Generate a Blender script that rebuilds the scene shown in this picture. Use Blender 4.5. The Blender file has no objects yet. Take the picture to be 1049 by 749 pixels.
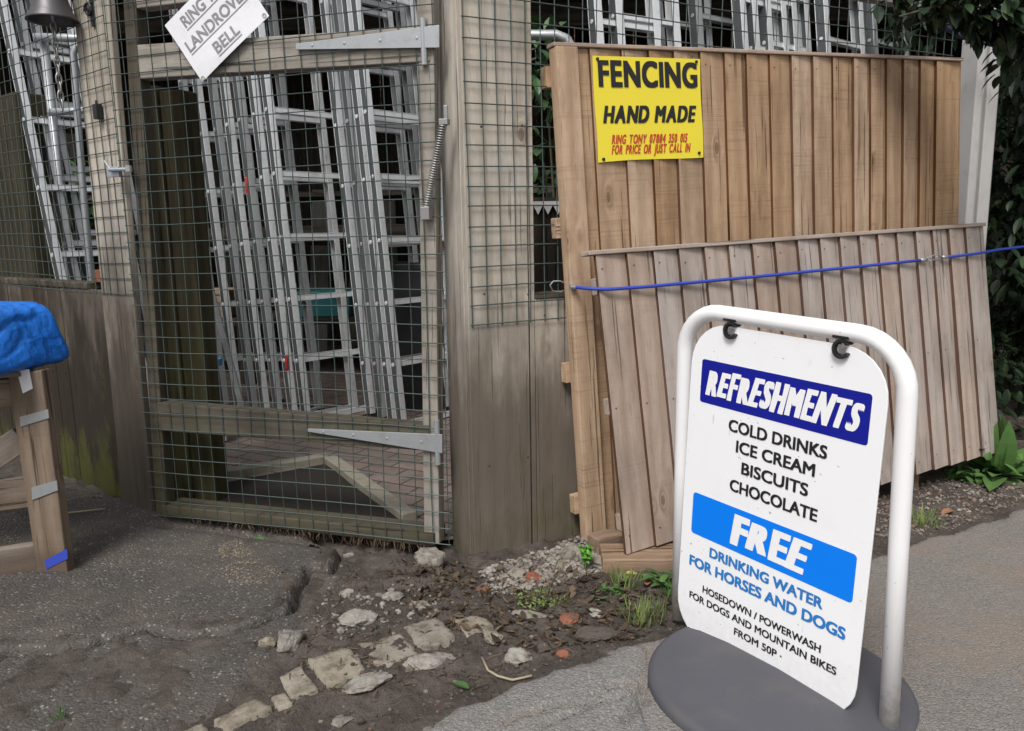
import bpy, bmesh, math, random
import numpy as np
from mathutils import Matrix, Vector, noise as mnoise
random.seed(7); RNG = np.random.default_rng(7)
S = bpy.context.scene; COL = S.collection
R = math.radians
# ------------------------------------------------------------------ camera, sky, sun, exposure
F = 810.0; CX, CY = 524.5, 374.5; EYE = 1.2; PITCH = R(9.7); ROLL = R(1.0)
_d = np.array([0, math.cos(PITCH), -math.sin(PITCH)])
_r0 = np.array([1.0, 0, 0]); _u0 = np.array([0, math.sin(PITCH), math.cos(PITCH)])
_u = _u0 * math.cos(ROLL) + _r0 * math.sin(ROLL); _r = _r0 * math.cos(ROLL) - _u0 * math.sin(ROLL)
EYEP = np.array([0, 0, EYE])
cam = bpy.data.cameras.new('camera'); cam_o = bpy.data.objects.new('camera', cam); COL.objects.link(cam_o)
cam.sensor_width = 36; cam.lens = F / 1049 * 36; cam.clip_start = 0.05; cam.clip_end = 500
cam_o.matrix_world = Matrix(((_r[0], _u[0], -_d[0], 0), (_r[1], _u[1], -_d[1], 0), (_r[2], _u[2], -_d[2], EYE), (0, 0, 0, 1)))
S.camera = cam_o
SUN_EL, SUN_AZ = 53, 200           # azimuth measured from +Y clockwise: behind the camera, a little to the left
W = bpy.data.worlds.new('World'); S.world = W; W.use_nodes = True
wn = W.node_tree.nodes; wl = W.node_tree.links
sky = wn.new('ShaderNodeTexSky'); sky.sky_type = 'NISHITA'; sky.sun_disc = False
sky.sun_elevation = R(SUN_EL); sky.sun_rotation = R(SUN_AZ); sky.dust_density = 4.0; sky.air_density = 1.5
hs = wn.new('ShaderNodeHueSaturation'); hs.inputs['Saturation'].default_value = 0.22
wl.new(sky.outputs[0], hs.inputs['Color']); wl.new(hs.outputs[0], wn['Background'].inputs['Color'])
wn['Background'].inputs['Strength'].default_value = 0.095
sd = bpy.data.lights.new('sun', 'SUN'); sd.energy = 1.9; sd.angle = R(20); sd.color = (1, 0.975, 0.945)
so = bpy.data.objects.new('sun', sd); COL.objects.link(so)
_sv = Vector((math.sin(R(SUN_AZ)) * math.cos(R(SUN_EL)), math.cos(R(SUN_AZ)) * math.cos(R(SUN_EL)), math.sin(R(SUN_EL))))
so.rotation_euler = _sv.to_track_quat('Z', 'Y').to_euler(); so.location = _sv * 20
S.view_settings.view_transform = 'Standard'; S.view_settings.look = 'None'
S.view_settings.exposure = 0.45; S.view_settings.gamma = 1

# ------------------------------------------------------------------ pixel -> place helpers
def ray(x, y): return _d + _r * (x - CX) / F - _u * (y - CY) / F
def G(x, y, z=0.0):
    v = ray(x, y); return EYEP + v * ((z - EYE) / v[2])
class Fr:
    """A plane in the place: X runs along it, Z up it, N out of it towards the road. local = (u, -w, v)."""
    def __init__(s, O, yaw, roll=0.0, lean=0.0):
        X = np.array([math.cos(yaw), math.sin(yaw), 0]); Z = np.array([0, 0, 1.0]); N = np.cross(X, Z)
        X2 = X * math.cos(roll) + Z * math.sin(roll); Z2 = Z * math.cos(roll) - X * math.sin(roll)
        s.Z = Z2 * math.cos(lean) + N * math.sin(lean); s.N = np.cross(X2, s.Z); s.X = X2; s.O = np.array(O, float)
    def uv(s, x, y, w=0.0):
        v = ray(x, y); o = s.O + s.N * w
        P = EYEP + v * (np.dot(o - EYEP, s.N) / np.dot(v, s.N)) - s.O
        return P @ s.X, P @ s.Z
    def pt(s, u, v, w=0.0): return s.O + s.X * u + s.Z * v + s.N * w
    def mat(s):
        Y = -s.N
        return Matrix(((s.X[0], Y[0], s.Z[0], s.O[0]), (s.X[1], Y[1], s.Z[1], s.O[1]), (s.X[2], Y[2], s.Z[2], s.O[2]), (0, 0, 0, 1)))
def smooth(t): t = np.clip(t, 0, 1); return t * t * (3 - 2 * t)
def vnoise(x, y, seed=0):
    """value noise on arrays, about -1..1"""
    r = np.random.default_rng(seed).uniform(-1, 1, (64, 64))
    xi = np.floor(x).astype(int); yi = np.floor(y).astype(int); fx = smooth(x - xi); fy = smooth(y - yi)
    a = r[xi % 64, yi % 64]; b = r[(xi + 1) % 64, yi % 64]; c = r[xi % 64, (yi + 1) % 64]; e = r[(xi + 1) % 64, (yi + 1) % 64]
    return (a * (1 - fx) + b * fx) * (1 - fy) + (c * (1 - fx) + e * fx) * fy
def fbm(x, y, sc, oct=4, seed=0):
    t = 0; a = 1.0
    for k in range(oct): t = t + a * vnoise(x * sc, y * sc, seed + k); sc *= 2.03; a *= .5
    return t

# ------------------------------------------------------------------ mesh building
class MB:
    def __init__(s): s.v = []; s.f = []; s.gc = []; s.rn = []; s.m = []
    def add(s, vs, fs, gc=None, rnd=0.5, mi=0):
        n = len(s.v); s.v += [tuple(map(float, p)) for p in vs]
        s.gc += [tuple(map(float, g)) for g in (gc if gc is not None else vs)]
        s.rn += list(rnd) if hasattr(rnd, '__len__') else [rnd] * len(vs)
        s.f += [tuple(n + i for i in f) for f in fs]; s.m += [mi] * len(fs)
    def hexa(s, c, axis=2, seg=1, mi=0, rnd=None, wob=0.0):
        """c = 8 corners: (a,b,c,d) of one end, (e,f,g,h) of the other, matching; the grain runs from the first end to the second"""
        c = [np.array(p, float) for p in c]
        rnd = random.random() if rnd is None else rnd
        off = np.array([random.uniform(0, 40), random.uniform(0, 40), random.uniform(0, 40)])
        A = c[:4]; B = c[4:]; L = np.linalg.norm(sum(B) / 4 - sum(A) / 4)
        w1 = np.linalg.norm(A[1] - A[0]); w2 = np.linalg.norm(A[3] - A[0])
        vs = []; gs = []
        q = [(0, 0), (w1, 0), (w1, w2), (0, w2)]
        for k in range(seg + 1):
            t = k / seg; j = np.array([random.uniform(-wob, wob) for _ in range(3)]) if 0 < k < seg else 0
            for i in range(4):
                vs.append(A[i] * (1 - t) + B[i] * t + j); gs.append(off + np.array([t * L, q[i][0], q[i][1]]))
        fs = [(0, 3, 2, 1), tuple(4 * seg + i for i in range(4))]
        for k in range(seg):
            for i in range(4):
                fs.append((4 * k + i, 4 * k + (i + 1) % 4, 4 * k + 4 + (i + 1) % 4, 4 * k + 4 + i))
        s.add(vs, fs, gs, rnd, mi)
    def box(s, x0, x1, y0, y1, z0, z1, along='z', **k):
        if along == 'z': c = [(x0, y0, z0), (x1, y0, z0), (x1, y1, z0), (x0, y1, z0), (x0, y0, z1), (x1, y0, z1), (x1, y1, z1), (x0, y1, z1)]
        elif along == 'x': c = [(x0, y0, z0), (x0, y1, z0), (x0, y1, z1), (x0, y0, z1), (x1, y0, z0), (x1, y1, z0), (x1, y1, z1), (x1, y0, z1)]
        else: c = [(x0, y0, z0), (x0, y0, z1), (x1, y0, z1), (x1, y0, z0), (x0, y1, z0), (x0, y1, z1), (x1, y1, z1), (x1, y1, z0)]
        s.hexa(c, **k)
    def plank(s, q, w0, w1, lengthwise='v', **k):
        """q: four (u,v) corners TL,TR,BR,BL in a frame; w0 back, w1 front"""
        TL, TR, BR, BL = q
        P = lambda a, w: (a[0], -w, a[1])
        if lengthwise == 'v': c = [P(BL, w1), P(BR, w1), P(BR, w0), P(BL, w0), P(TL, w1), P(TR, w1), P(TR, w0), P(TL, w0)]
        else: c = [P(BL, w1), P(BL, w0), P(TL, w0), P(TL, w1), P(BR, w1), P(BR, w0), P(TR, w0), P(TR, w1)]
        s.hexa(c, **k)
    def bar(s, a, b, w, h, up=(0, 0, 1), **k):
        a = np.array(a, float); b = np.array(b, float); t = b - a; t /= np.linalg.norm(t)
        x = np.cross(t, up); x /= (np.linalg.norm(x) or 1); y = np.cross(x, t)
        q = [-x * w / 2 - y * h / 2, x * w / 2 - y * h / 2, x * w / 2 + y * h / 2, -x * w / 2 + y * h / 2]
        s.hexa([a + i for i in q] + [b + i for i in q], **k)
    def tube(s, pts, r, n=8, closed=False, mi=0, rnd=0.5, cap=True):
        pts = [np.array(p, float) for p in pts]; m = len(pts); vs = []; ref = None; gs = []; L = 0
        for i, p in enumerate(pts):
            if closed: t = pts[(i + 1) % m] - pts[i - 1]
            else: t = pts[min(i + 1, m - 1)] - pts[max(i - 1, 0)]
            t = t / (np.linalg.norm(t) or 1)
            if ref is None:
                ref = np.array([0, 0, 1.0]) if abs(t[2]) < .9 else np.array([1.0, 0, 0])
            x = ref - t * (ref @ t); x /= (np.linalg.norm(x) or 1); ref = x; y = np.cross(t, x)
            rr = r[i] if hasattr(r, '__len__') else r
            if i: L += np.linalg.norm(p - pts[i - 1])
            for k in range(n):
                a = 2 * math.pi * k / n; vs.append(p + (x * math.cos(a) + y * math.sin(a)) * rr); gs.append((L, rr * a, 0))
        fs = []
        for i in range(m if closed else m - 1):
            j = (i + 1) % m
            for k in range(n): fs.append((i * n + k, i * n + (k + 1) % n, j * n + (k + 1) % n, j * n + k))
        if cap and not closed: fs += [tuple(range(n - 1, -1, -1)), tuple((m - 1) * n + k for k in range(n))]
        s.add(vs, fs, gs, rnd, mi)
    def lathe(s, prof, c=(0, 0, 0), n=24, mi=0, rnd=.5):
        vs = []; m = len(prof)
        for r_, z in prof:
            for k in range(n): a = 2 * math.pi * k / n; vs.append((c[0] + r_ * math.cos(a), c[1] + r_ * math.sin(a), c[2] + z))
        fs = [(i * n + k, i * n + (k + 1) % n, (i + 1) * n + (k + 1) % n, (i + 1) * n + k) for i in range(m - 1) for k in range(n)]
        s.add(vs, fs, None, rnd, mi)
    def prism(s, poly, w0, w1, mi=0, rnd=.5):
        """polygon in (u,v), extruded from w0 (back) to w1 (front)"""
        n = len(poly); vs = [(a, -w1, b) for a, b in poly] + [(a, -w0, b) for a, b in poly]
        fs = [tuple(range(n)), tuple(range(2 * n - 1, n - 1, -1))] + [(i, n + i, n + (i + 1) % n, (i + 1) % n) for i in range(n)]
        s.add(vs, fs, None, rnd, mi)
    def build(s, name, mat, parent=None, bevel=0.0, smooth_=False, mats=None):
        me = bpy.data.meshes.new(name); me.from_pydata(s.v, [], s.f)
        a = me.attributes.new('gc', 'FLOAT_VECTOR', 'POINT'); a.data.foreach_set('vector', np.array(s.gc, 'f').ravel())
        a = me.attributes.new('rnd', 'FLOAT', 'POINT'); a.data.foreach_set('value', np.array(s.rn, 'f'))
        for m in (mats or [mat]): me.materials.append(m)
        me.polygons.foreach_set('material_index', s.m)
        bm = bmesh.new(); bm.from_mesh(me); bmesh.ops.recalc_face_normals(bm, faces=bm.faces); bm.to_mesh(me); bm.free()
        o = bpy.data.objects.new(name, me); COL.objects.link(o)
        if parent: o.parent = parent
        if smooth_: me.polygons.foreach_set('use_smooth', [True] * len(me.polygons))
        if bevel:
            b = o.modifiers.new('edge', 'BEVEL'); b.width = bevel; b.segments = 2; b.limit_method = 'ANGLE'; b.angle_limit = R(40)
        return o
def tag(o, label, cat, group=None):
    o['label'] = label; o['category'] = cat
    if group: o['group'] = group
    return o
def thing(name, label, cat, mat=None, group=None):
    o = bpy.data.objects.new(name, None); COL.objects.link(o); o.empty_display_size = .1
    if mat is not None: o.matrix_world = mat if isinstance(mat, Matrix) else Matrix.Translation(Vector(mat))
    return tag(o, label, cat, group)
def structure(o): o['kind'] = 'structure'; return o
def stuff(o): o['kind'] = 'stuff'; return o

# ------------------------------------------------------------------ materials
class NT:
    def __init__(s, name):
        s.m = bpy.data.materials.new(name); s.m.use_nodes = True; s.t = s.m.node_tree; s.n = s.t.nodes; s.b = s.n['Principled BSDF']
    def N(s, typ, ins=None, **pr):
        n = s.n.new('ShaderNode' + typ)
        for k, v in pr.items(): setattr(n, k, v)
        for k, v in (ins or {}).items():
            if hasattr(v, 'is_linked') or isinstance(v, bpy.types.NodeSocket): s.t.links.new(v, n.inputs[k])
            else: n.inputs[k].default_value = v
        return n
    def L(s, a, b): s.t.links.new(a, b)
    def attr(s, name, out='Vector'): return s.N('Attribute', attribute_name=name).outputs[out]
    def math(s, op, a, b=0.5, c=None, clamp=False):
        n = s.N('Math', operation=op, use_clamp=clamp)
        for i, v in enumerate((a, b, c)):
            if v is None: continue
            if isinstance(v, (int, float)): n.inputs[i].default_value = v
            else: s.L(v, n.inputs[i])
        return n.outputs[0]
    def vscale(s, v, sc): return s.N('VectorMath', {0: v, 1: sc}, operation='MULTIPLY').outputs[0]
    def vadd(s, v, w): return s.N('VectorMath', {0: v, 1: w}, operation='ADD').outputs[0]
    def noise(s, vec, scale, detail=4, rough=.55, out='Fac', dist=0.0):
        return s.N('TexNoise', {'Vector': vec, 'Scale': scale, 'Detail': detail, 'Roughness': rough, 'Distortion': dist}).outputs[out]
    def ramp(s, f, a, b, lo=0.0, hi=1.0):
        n = s.N('MapRange', {'Value': f, 'From Min': a, 'From Max': b, 'To Min': lo, 'To Max': hi}); n.interpolation_type = 'SMOOTHSTEP'; return n.outputs[0]
    def mix(s, f, a, b, mode='MIX'):
        n = s.N('Mix', data_type='RGBA', blend_type=mode)
        for i, v in ((0, f), (6, a), (7, b)):
            if isinstance(v, (int, float)): n.inputs[i].default_value = v
            elif isinstance(v, tuple): n.inputs[i].default_value = (*v, 1)
            else: s.L(v, n.inputs[i])
        return n.outputs[2]
    def bump(s, h, strength=.5, dist=.01):
        n = s.N('Bump', {'Height': h, 'Strength': strength, 'Distance': dist}); s.L(n.outputs[0], s.b.inputs['Normal']); return n
    def out(s, col=None, rough=None, metal=None, spec=None):
        for k, v in (('Base Color', col), ('Roughness', rough), ('Metallic', metal), ('Specular IOR Level', spec)):
            if v is None: continue
            if isinstance(v, tuple): s.b.inputs[k].default_value = (*v, 1)
            elif isinstance(v, (int, float)): s.b.inputs[k].default_value = v
            else: s.L(v, s.b.inputs[k])
        return s.m
    def pos(s): return s.N('NewGeometry').outputs['Position']
    def z(s): return s.N('SeparateXYZ', {0: s.pos()}).outputs['Z']

def wood(name, light, dark, knot=(.12, .06, .03), knots=.5, saw=.0, grey=None, greyamt=0.0, moss=None, damp=None, vary=.25, rough=.75, grainamt=.72):
    """sawn timber; gc = (along, across, through) in metres. damp=(z_top, colour): splash stain with a ragged edge, on the left fence also painted shade. moss=(amount, colour, z_lo, z_hi)"""
    t = NT(name); g = t.attr('gc'); rnd = t.attr('rnd', 'Fac'); P = t.pos()
    kv = t.vscale(g, (6.0, 12, 12))
    vor = t.N('TexVoronoi', {'Vector': kv, 'Scale': 1.0, 'Randomness': 1.0}); kd = vor.outputs['Distance']
    kr = t.N('SeparateColor', {0: vor.outputs['Color']}).outputs[0]
    ksel = t.math('GREATER_THAN', kr, 1 - knots * .42)
    near = t.math('MULTIPLY', t.ramp(kd, .55, .08), ksel)
    warp = t.noise(t.vscale(g, (2.0, 9, 9)), 1.0, 3)
    ph = t.math('ADD', t.math('MULTIPLY', warp, 7.0), t.math('MULTIPLY', near, 5.0))
    sep = t.N('SeparateXYZ', {0: g})
    ph2 = t.math('ADD', ph, t.math('MULTIPLY', t.math('ADD', sep.outputs[1], sep.outputs[2]), 90.0))
    rings = t.math('MULTIPLY_ADD', t.math('SINE', ph2), .5, .5)
    fine = t.noise(t.vscale(g, (5, 260, 260)), 1.0, 4, .6)
    coarse = t.noise(t.vscale(g, (1.6, 48, 48)), 1.0, 5, .7)
    gr = t.math('ADD', t.math('MULTIPLY', rings, .35), t.math('ADD', t.math('MULTIPLY', fine, .35), t.math('MULTIPLY', coarse, .45)))
    col = t.mix(t.math('MULTIPLY', t.ramp(gr, .3, .9), grainamt), light, dark)
    if saw:
        sw = t.noise(t.vscale(g, (170, 3, 3)), 1.0, 3, .7); sw2 = t.noise(t.vscale(g, (9, 2, 2)), 1.0, 2)
        col = t.mix(t.math('MULTIPLY', t.math('MULTIPLY', t.ramp(sw, .45, .75), t.ramp(sw2, .35, .65)), saw), col, tuple(c * .45 for c in light))
    blot = t.noise(t.vadd(t.vscale(P, (1, 1, 1)), (3, 7, 1)), 5.0, 5, .6)
    if grey is not None:
        gm = t.math('MULTIPLY', t.ramp(t.math('ADD', blot, t.math('MULTIPLY', t.math('SUBTRACT', rnd, .5), .35)), .32, .68), greyamt)
        gcol = t.mix(t.math('MULTIPLY', fine, .8), grey, tuple(c * .55 for c in grey)); col = t.mix(gm, col, gcol)
    core = t.math('MULTIPLY', t.math('ADD', t.math('MULTIPLY', t.ramp(kd, .19, .12), .75), t.math('MULTIPLY', t.math('SUBTRACT', t.ramp(kd, .34, .22), t.ramp(kd, .22, .16)), .35)), ksel)
    col = t.mix(t.math('MULTIPLY', core, .85), col, knot)
    h = t.N('HueSaturation', {'Color': col, 'Value': t.math('MULTIPLY_ADD', t.math('SUBTRACT', rnd, .5), 2 * vary, 1.0), 'Saturation': t.math('MULTIPLY_ADD', rnd, -.35, 1.15)})
    col = h.outputs[0]
    streak = t.noise(t.vscale(P, (9, 9, .8)), 1.0, 4, .6)
    col = t.mix(t.math('MULTIPLY', t.ramp(streak, .55, .75), .2), col, tuple(c * .4 for c in dark))
    crk = t.noise(t.vscale(g, (1.6, 75, 75)), 1.0, 3, .55); crk2 = t.noise(t.vscale(g, (1.1, 7, 7)), 1.0, 2)
    cr = t.math('MULTIPLY', t.ramp(crk, .61, .65), t.ramp(crk2, .44, .54))
    col = t.mix(t.math('MULTIPLY', cr, .75), col, tuple(c * .22 for c in dark))
    mott = t.noise(t.vscale(g, (14, 60, 60)), 1.0, 5, .7)
    col = t.mix(t.math('MULTIPLY', t.ramp(mott, .5, .7), .3), col, tuple(c * .62 for c in dark))
    bigm = t.noise(t.vscale(P, (4, 4, 2.2)), 1.0, 6, .62)
    col = t.mix(t.math('MULTIPLY', t.ramp(bigm, .42, .68), .42), col, tuple(c * .55 for c in dark))
    z = t.z()
    if damp:
        zt, dc, amt = damp
        e = t.math('ADD', z, t.math('MULTIPLY', t.math('SUBTRACT', t.noise(t.vscale(P, (5, 5, 1.6)), 1.0, 5, .65), .5), 1.3 * zt))
        col = t.mix(t.math('MULTIPLY', t.ramp(e, zt * 1.15, zt * .45), amt), col, dc)
    if moss:
        am, mc, lo, hi = moss
        mn = t.noise(t.vscale(P, (9, 9, 4)), 1.0, 6, .7)
        zz = t.math('MULTIPLY', t.ramp(z, hi, lo), am)
        col = t.mix(t.math('MULTIPLY', t.ramp(t.math('ADD', mn, t.math('MULTIPLY', zz, .35)), .55, .8), am), col, mc)
    hgt = t.math('SUBTRACT', t.math('ADD', t.math('MULTIPLY', gr, 1.0), t.math('MULTIPLY', core, .5)), t.math('MULTIPLY', cr, 1.2))
    t.bump(hgt, .6, .005)
    return t.out(col, rough, spec=.08)
def plain(name, col, rough=.5, metal=0.0, dirt=.25, dcol=(.08, .07, .06), scale=9, bump=.15, spec=.5, bscale=60):
    t = NT(name); P = t.N('TexCoord').outputs['Object']
    n = t.noise(P, scale, 6, .65); n2 = t.noise(P, bscale, 4, .6)
    c = t.mix(t.math('MULTIPLY', t.ramp(n, .48, .72), dirt), col, dcol)
    c = t.mix(t.math('MULTIPLY', n2, dirt * .5), c, tuple(x * .7 for x in col))
    t.bump(n2, bump, .003)
    return t.out(c, t.math('MULTIPLY_ADD', n, .25, rough - .12), metal, spec)
def stone_mat(name, cols, rough=.9):
    t = NT(name); P = t.pos(); rnd = t.attr('rnd', 'Fac')
    n = t.noise(P, 22, 8, .7); n2 = t.noise(P, 140, 5, .7); n3 = t.noise(P, 9, 4, .6)
    r_ = t.N('ValToRGB', {0: rnd}); el = r_.color_ramp.elements
    while len(el) < len(cols): el.new(.5)
    for i, c in enumerate(cols): el[i].position = i / max(1, len(cols) - 1); el[i].color = (*c, 1)
    c = r_.outputs[0]
    c = t.mix(t.ramp(n, .42, .72), c, (.10, .085, .065)); c = t.mix(t.math('MULTIPLY', t.ramp(n3, .5, .75), .5), c, (.09, .09, .035))
    c = t.mix(t.math('MULTIPLY', n2, .35), c, (.04, .035, .03))
    t.bump(t.math('ADD', n, t.math('MULTIPLY', n2, .4)), .7, .01)
    return t.out(c, rough, spec=.2)
def leaf_mat(name, a, b, rough=.42, spec=.4):
    t = NT(name); rnd = t.attr('rnd', 'Fac'); P = t.pos()
    c = t.mix(rnd, a, b); c = t.mix(t.math('MULTIPLY', t.noise(P, 40, 3), .4), c, tuple(x * .5 for x in a))
    t.b.inputs['Subsurface Weight'].default_value = 0.0
    return t.out(c, rough, spec=spec)

M = {}
M['panel'] = wood('warm_featheredge', (.52, .37, .25), (.33, .205, .122), knots=.34, saw=.7, vary=.13, grainamt=.55)
M['panel_edge'] = wood('rough_shaded_edge', (.17, .085, .045), (.09, .045, .025), knots=0, vary=.1)  # rough sawn edge, with the shade at the laps put into its colour
M['panel_grey_edge'] = wood('rough_shaded_grey_edge', (.15, .09, .065), (.09, .055, .04), knots=0, vary=.1)  # grey panel's rough edge, lap shade painted in as well
M['panel_grey'] = wood('weathered_featheredge', (.49, .395, .335), (.30, .23, .185), knots=.36, saw=.3, grey=(.46, .405, .37), greyamt=.7, vary=.08, grainamt=.55)
M['post'] = wood('grey_post_wood', (.56, .505, .435), (.35, .305, .25), knots=.16, grey=(.54, .51, .47), greyamt=.7, vary=.1,
                 damp=(.95, (.105, .084, .068), .88), moss=(.55, (.085, .085, .038), 0, .4))
M['post_left'] = wood('grey_post_wood_wet_shaded', (.52, .47, .40), (.31, .27, .22), knots=.16, grey=(.50, .47, .43), greyamt=.7, vary=.05, damp=(1.25, (.06, .049, .04), .92))  # wet foot, deepened by shade over the left side painted in
M['board_low'] = wood('damp_shaded_board_wood', (.25, .195, .148), (.13, .098, .072), knots=.1, grey=(.21, .185, .16), greyamt=.6, vary=.26,
                      damp=(1.35, (.032, .026, .021), .96), moss=(.8, (.085, .09, .028), 0, .42))  # damp boards, with the shade over the left side put into the colour
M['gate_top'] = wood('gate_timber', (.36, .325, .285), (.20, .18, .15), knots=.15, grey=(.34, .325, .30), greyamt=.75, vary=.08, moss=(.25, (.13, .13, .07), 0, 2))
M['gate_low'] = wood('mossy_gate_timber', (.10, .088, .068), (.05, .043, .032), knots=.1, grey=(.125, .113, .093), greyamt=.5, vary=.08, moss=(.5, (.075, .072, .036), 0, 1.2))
M['moss_post'] = wood('green_post_timber', (.075, .066, .044), (.035, .03, .02), knots=.1, vary=.2, moss=(.6, (.06, .06, .022), 0, 1.6))
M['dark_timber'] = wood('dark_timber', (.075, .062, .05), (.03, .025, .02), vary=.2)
M['crate'] = wood('crate_timber', (.26, .205, .16), (.15, .11, .08), knots=.25, saw=.3, grey=(.235, .205, .18), greyamt=.6, vary=.14, damp=(.10, (.11, .08, .06), .8))
M['block'] = wood('block_timber', (.34, .24, .165), (.2, .125, .08), knots=.2, grey=(.27, .21, .17), greyamt=.5, vary=.1)
M['wire'] = plain('green_grey_wire', (.055, .082, .076), .42, .15, .2)
M['galv'] = plain('galvanised_steel', (.40, .42, .44), .45, .55, .3, (.2, .17, .14), 14)
M['spring'] = plain('spring_steel', (.34, .34, .34), .4, .7, .5, (.12, .10, .08), 20)
M['rust'] = plain('rusty_nail', (.05, .03, .022), .8)
M['black'] = plain('black_iron', (.018, .018, .02), .5, .2, .2)
M['bell'] = plain('grey_bell_iron', (.10, .095, .10), .45, .55, .35, (.045, .04, .04))
def scuffed(name, col, rough, splash):
    t = NT(name); P = t.N('TexCoord').outputs['Object']; z = t.N('SeparateXYZ', {0: P}).outputs['Z']
    n = t.noise(P, 6, 6, .65); sp = t.noise(P, 75, 2, .5); sc_ = t.noise(t.vscale(P, (70, 70, 9)), 1.0, 3, .6)
    c = t.mix(t.math('MULTIPLY', t.ramp(n, .5, .75), .10), col, (.50, .46, .40))
    c = t.mix(t.math('MULTIPLY', t.ramp(sp, .735, .76), .7), c, (.22, .18, .14))
    c = t.mix(t.math('MULTIPLY', t.ramp(sc_, .70, .76), .45), c, (.35, .33, .31))
    e = t.math('ADD', z, t.math('MULTIPLY', t.math('SUBTRACT', t.noise(P, 45, 5, .7), .5), .35))
    c = t.mix(t.math('MULTIPLY', t.ramp(e, .13, -.05), splash), c, (.34, .28, .22))
    return t.out(c, t.math('MULTIPLY_ADD', n, .25, rough - .1), spec=.45)
M['white_paint'] = scuffed('white_powder_coat', (.82, .82, .83), .34, .6)
M['white_panel'] = scuffed('white_sign_panel', (.86, .865, .89), .40, .14)
M['rubber'] = plain('grey_rubber', (.085, .085, .097), .62, 0, .55, (.12, .11, .10), 7, .2, .3)
M['navy'] = plain('navy_print', (.006, .011, .27), .45, 0, .03, (.01, .012, .2), spec=.3)
M['sky_blue'] = plain('bright_blue_print', (.0, .20, .86), .45, 0, .03, (.01, .18, .6), spec=.3)
M['text_blue'] = plain('blue_ink', (.02, .19, .55), .4, 0, .02)
M['ink'] = plain('black_ink', (.014, .014, .017), .45, 0, .05)
M['red_ink'] = plain('red_ink', (.52, .05, .03), .45, 0, .05)
M['white_ink'] = plain('white_ink', (.86, .86, .88), .4, 0, .02)
M['yellow'] = plain('yellow_board', (.83, .69, .045), .42, 0, .05, (.6, .5, .1), 5, .03)
M['paper'] = plain('laminated_paper', (.74, .74, .77), .30, 0, .25, (.55, .55, .6), 14, .5, .5, 22)
M['grey_ink'] = plain('faded_ink', (.24, .24, .25), .5, 0, .1)
t = NT('blue_tarpaulin'); P = t.N('TexCoord').outputs['Object']; wp = t.vadd(P, t.vscale(t.noise(P, 6, 4, .6, out='Color'), (.09, .09, .09)))
v1 = t.N('TexVoronoi', {'Vector': wp, 'Scale': 9.0}).outputs['Distance']; v2 = t.N('TexVoronoi', {'Vector': wp, 'Scale': 24.0}).outputs['Distance']; nz = t.noise(P, 5, 6, .65)
t.bump(t.math('ADD', v1, t.math('MULTIPLY', v2, .4)), .55, .03)
M['tarp'] = t.out(t.mix(t.math('MULTIPLY', t.ramp(nz, .5, .75), .4), (.012, .15, .60), (.05, .18, .46)), t.ramp(nz, .3, .7, .36, .55), spec=.4)
M['bungee'] = plain('blue_bungee', (.03, .06, .42), .6, 0, .1)
M['navy_rope'] = plain('navy_rope', (.02, .02, .07), .7, 0, .2)
M['concrete'] = plain('pale_concrete', (.46, .45, .44), .8, 0, .35, (.26, .24, .21), 10, .3, .2)
M['edging'] = plain('concrete_edging', (.26, .24, .195), .85, 0, .6, (.13, .12, .06), 16, .4, .2)
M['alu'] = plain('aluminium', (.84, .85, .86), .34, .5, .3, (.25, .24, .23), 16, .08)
M['alu_web_shade'] = plain('shaded_aluminium', (.095, .10, .105), .5, .4, .4, (.06, .115, .11), 12, .1)  # stile sides: shade put into the colour, beside the bright flanges
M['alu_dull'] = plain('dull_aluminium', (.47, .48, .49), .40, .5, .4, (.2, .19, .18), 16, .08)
M['red_plastic'] = plain('red_plastic', (.45, .03, .025), .45)
M['blue_plastic'] = plain('blue_plastic', (.03, .22, .45), .45)
M['teal'] = plain('teal_plastic', (.03, .16, .17), .5)
M['card'] = plain('cardboard', (.33, .22, .13), .8)
M['soil'] = plain('dark_soil', (.03, .026, .023), .95, 0, .5, (.05, .04, .03), 20, .9, .1)
M['leaf_dark'] = leaf_mat('laurel_leaf', (.010, .022, .010), (.04, .075, .027), .5, .3)
M['leaf_mid'] = leaf_mat('shrub_leaf', (.03, .075, .025), (.09, .17, .05))
M['leaf_bright'] = leaf_mat('bright_leaf', (.10, .30, .03), (.16, .42, .06))
M['leaf_weed'] = leaf_mat('weed_leaf', (.05, .115, .028), (.115, .215, .06), .55, .25)
M['grass'] = leaf_mat('grass_blade', (.10, .17, .04), (.24, .27, .10), .6)
M['stem'] = plain('plant_stem', (.07, .06, .035), .8)
M['dry'] = plain('dry_stem', (.34, .28, .20), .8)
M['debris'] = leaf_mat('plant_debris', (.035, .025, .018), (.17, .125, .085), .9, .1)
M['sett'] = stone_mat('sandstone_sett', [(.31, .268, .21), (.37, .325, .265), (.30, .272, .232)])
M['rock'] = stone_mat('pale_rubble', [(.30, .275, .245), (.38, .355, .32), (.24, .222, .205)])
M['pebble_dark'] = stone_mat('dark_gravel_mix', [(.06, .05, .042), (.22, .19, .165), (.11, .09, .075), (.30, .265, .235), (.09, .075, .065), (.20, .10, .065), (.15, .13, .115)])
M['sand'] = stone_mat('spilt_sand', [(.36, .29, .19), (.42, .34, .22)])
M['redbrick'] = stone_mat('brick_chip', [(.34, .12, .07), (.30, .10, .06)])
M['pebble'] = stone_mat('gravel_mix', [(.10, .085, .075), (.33, .30, .265), (.22, .17, .135), (.40, .37, .335), (.16, .135, .12), (.25, .13, .09), (.34, .305, .27)])

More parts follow.
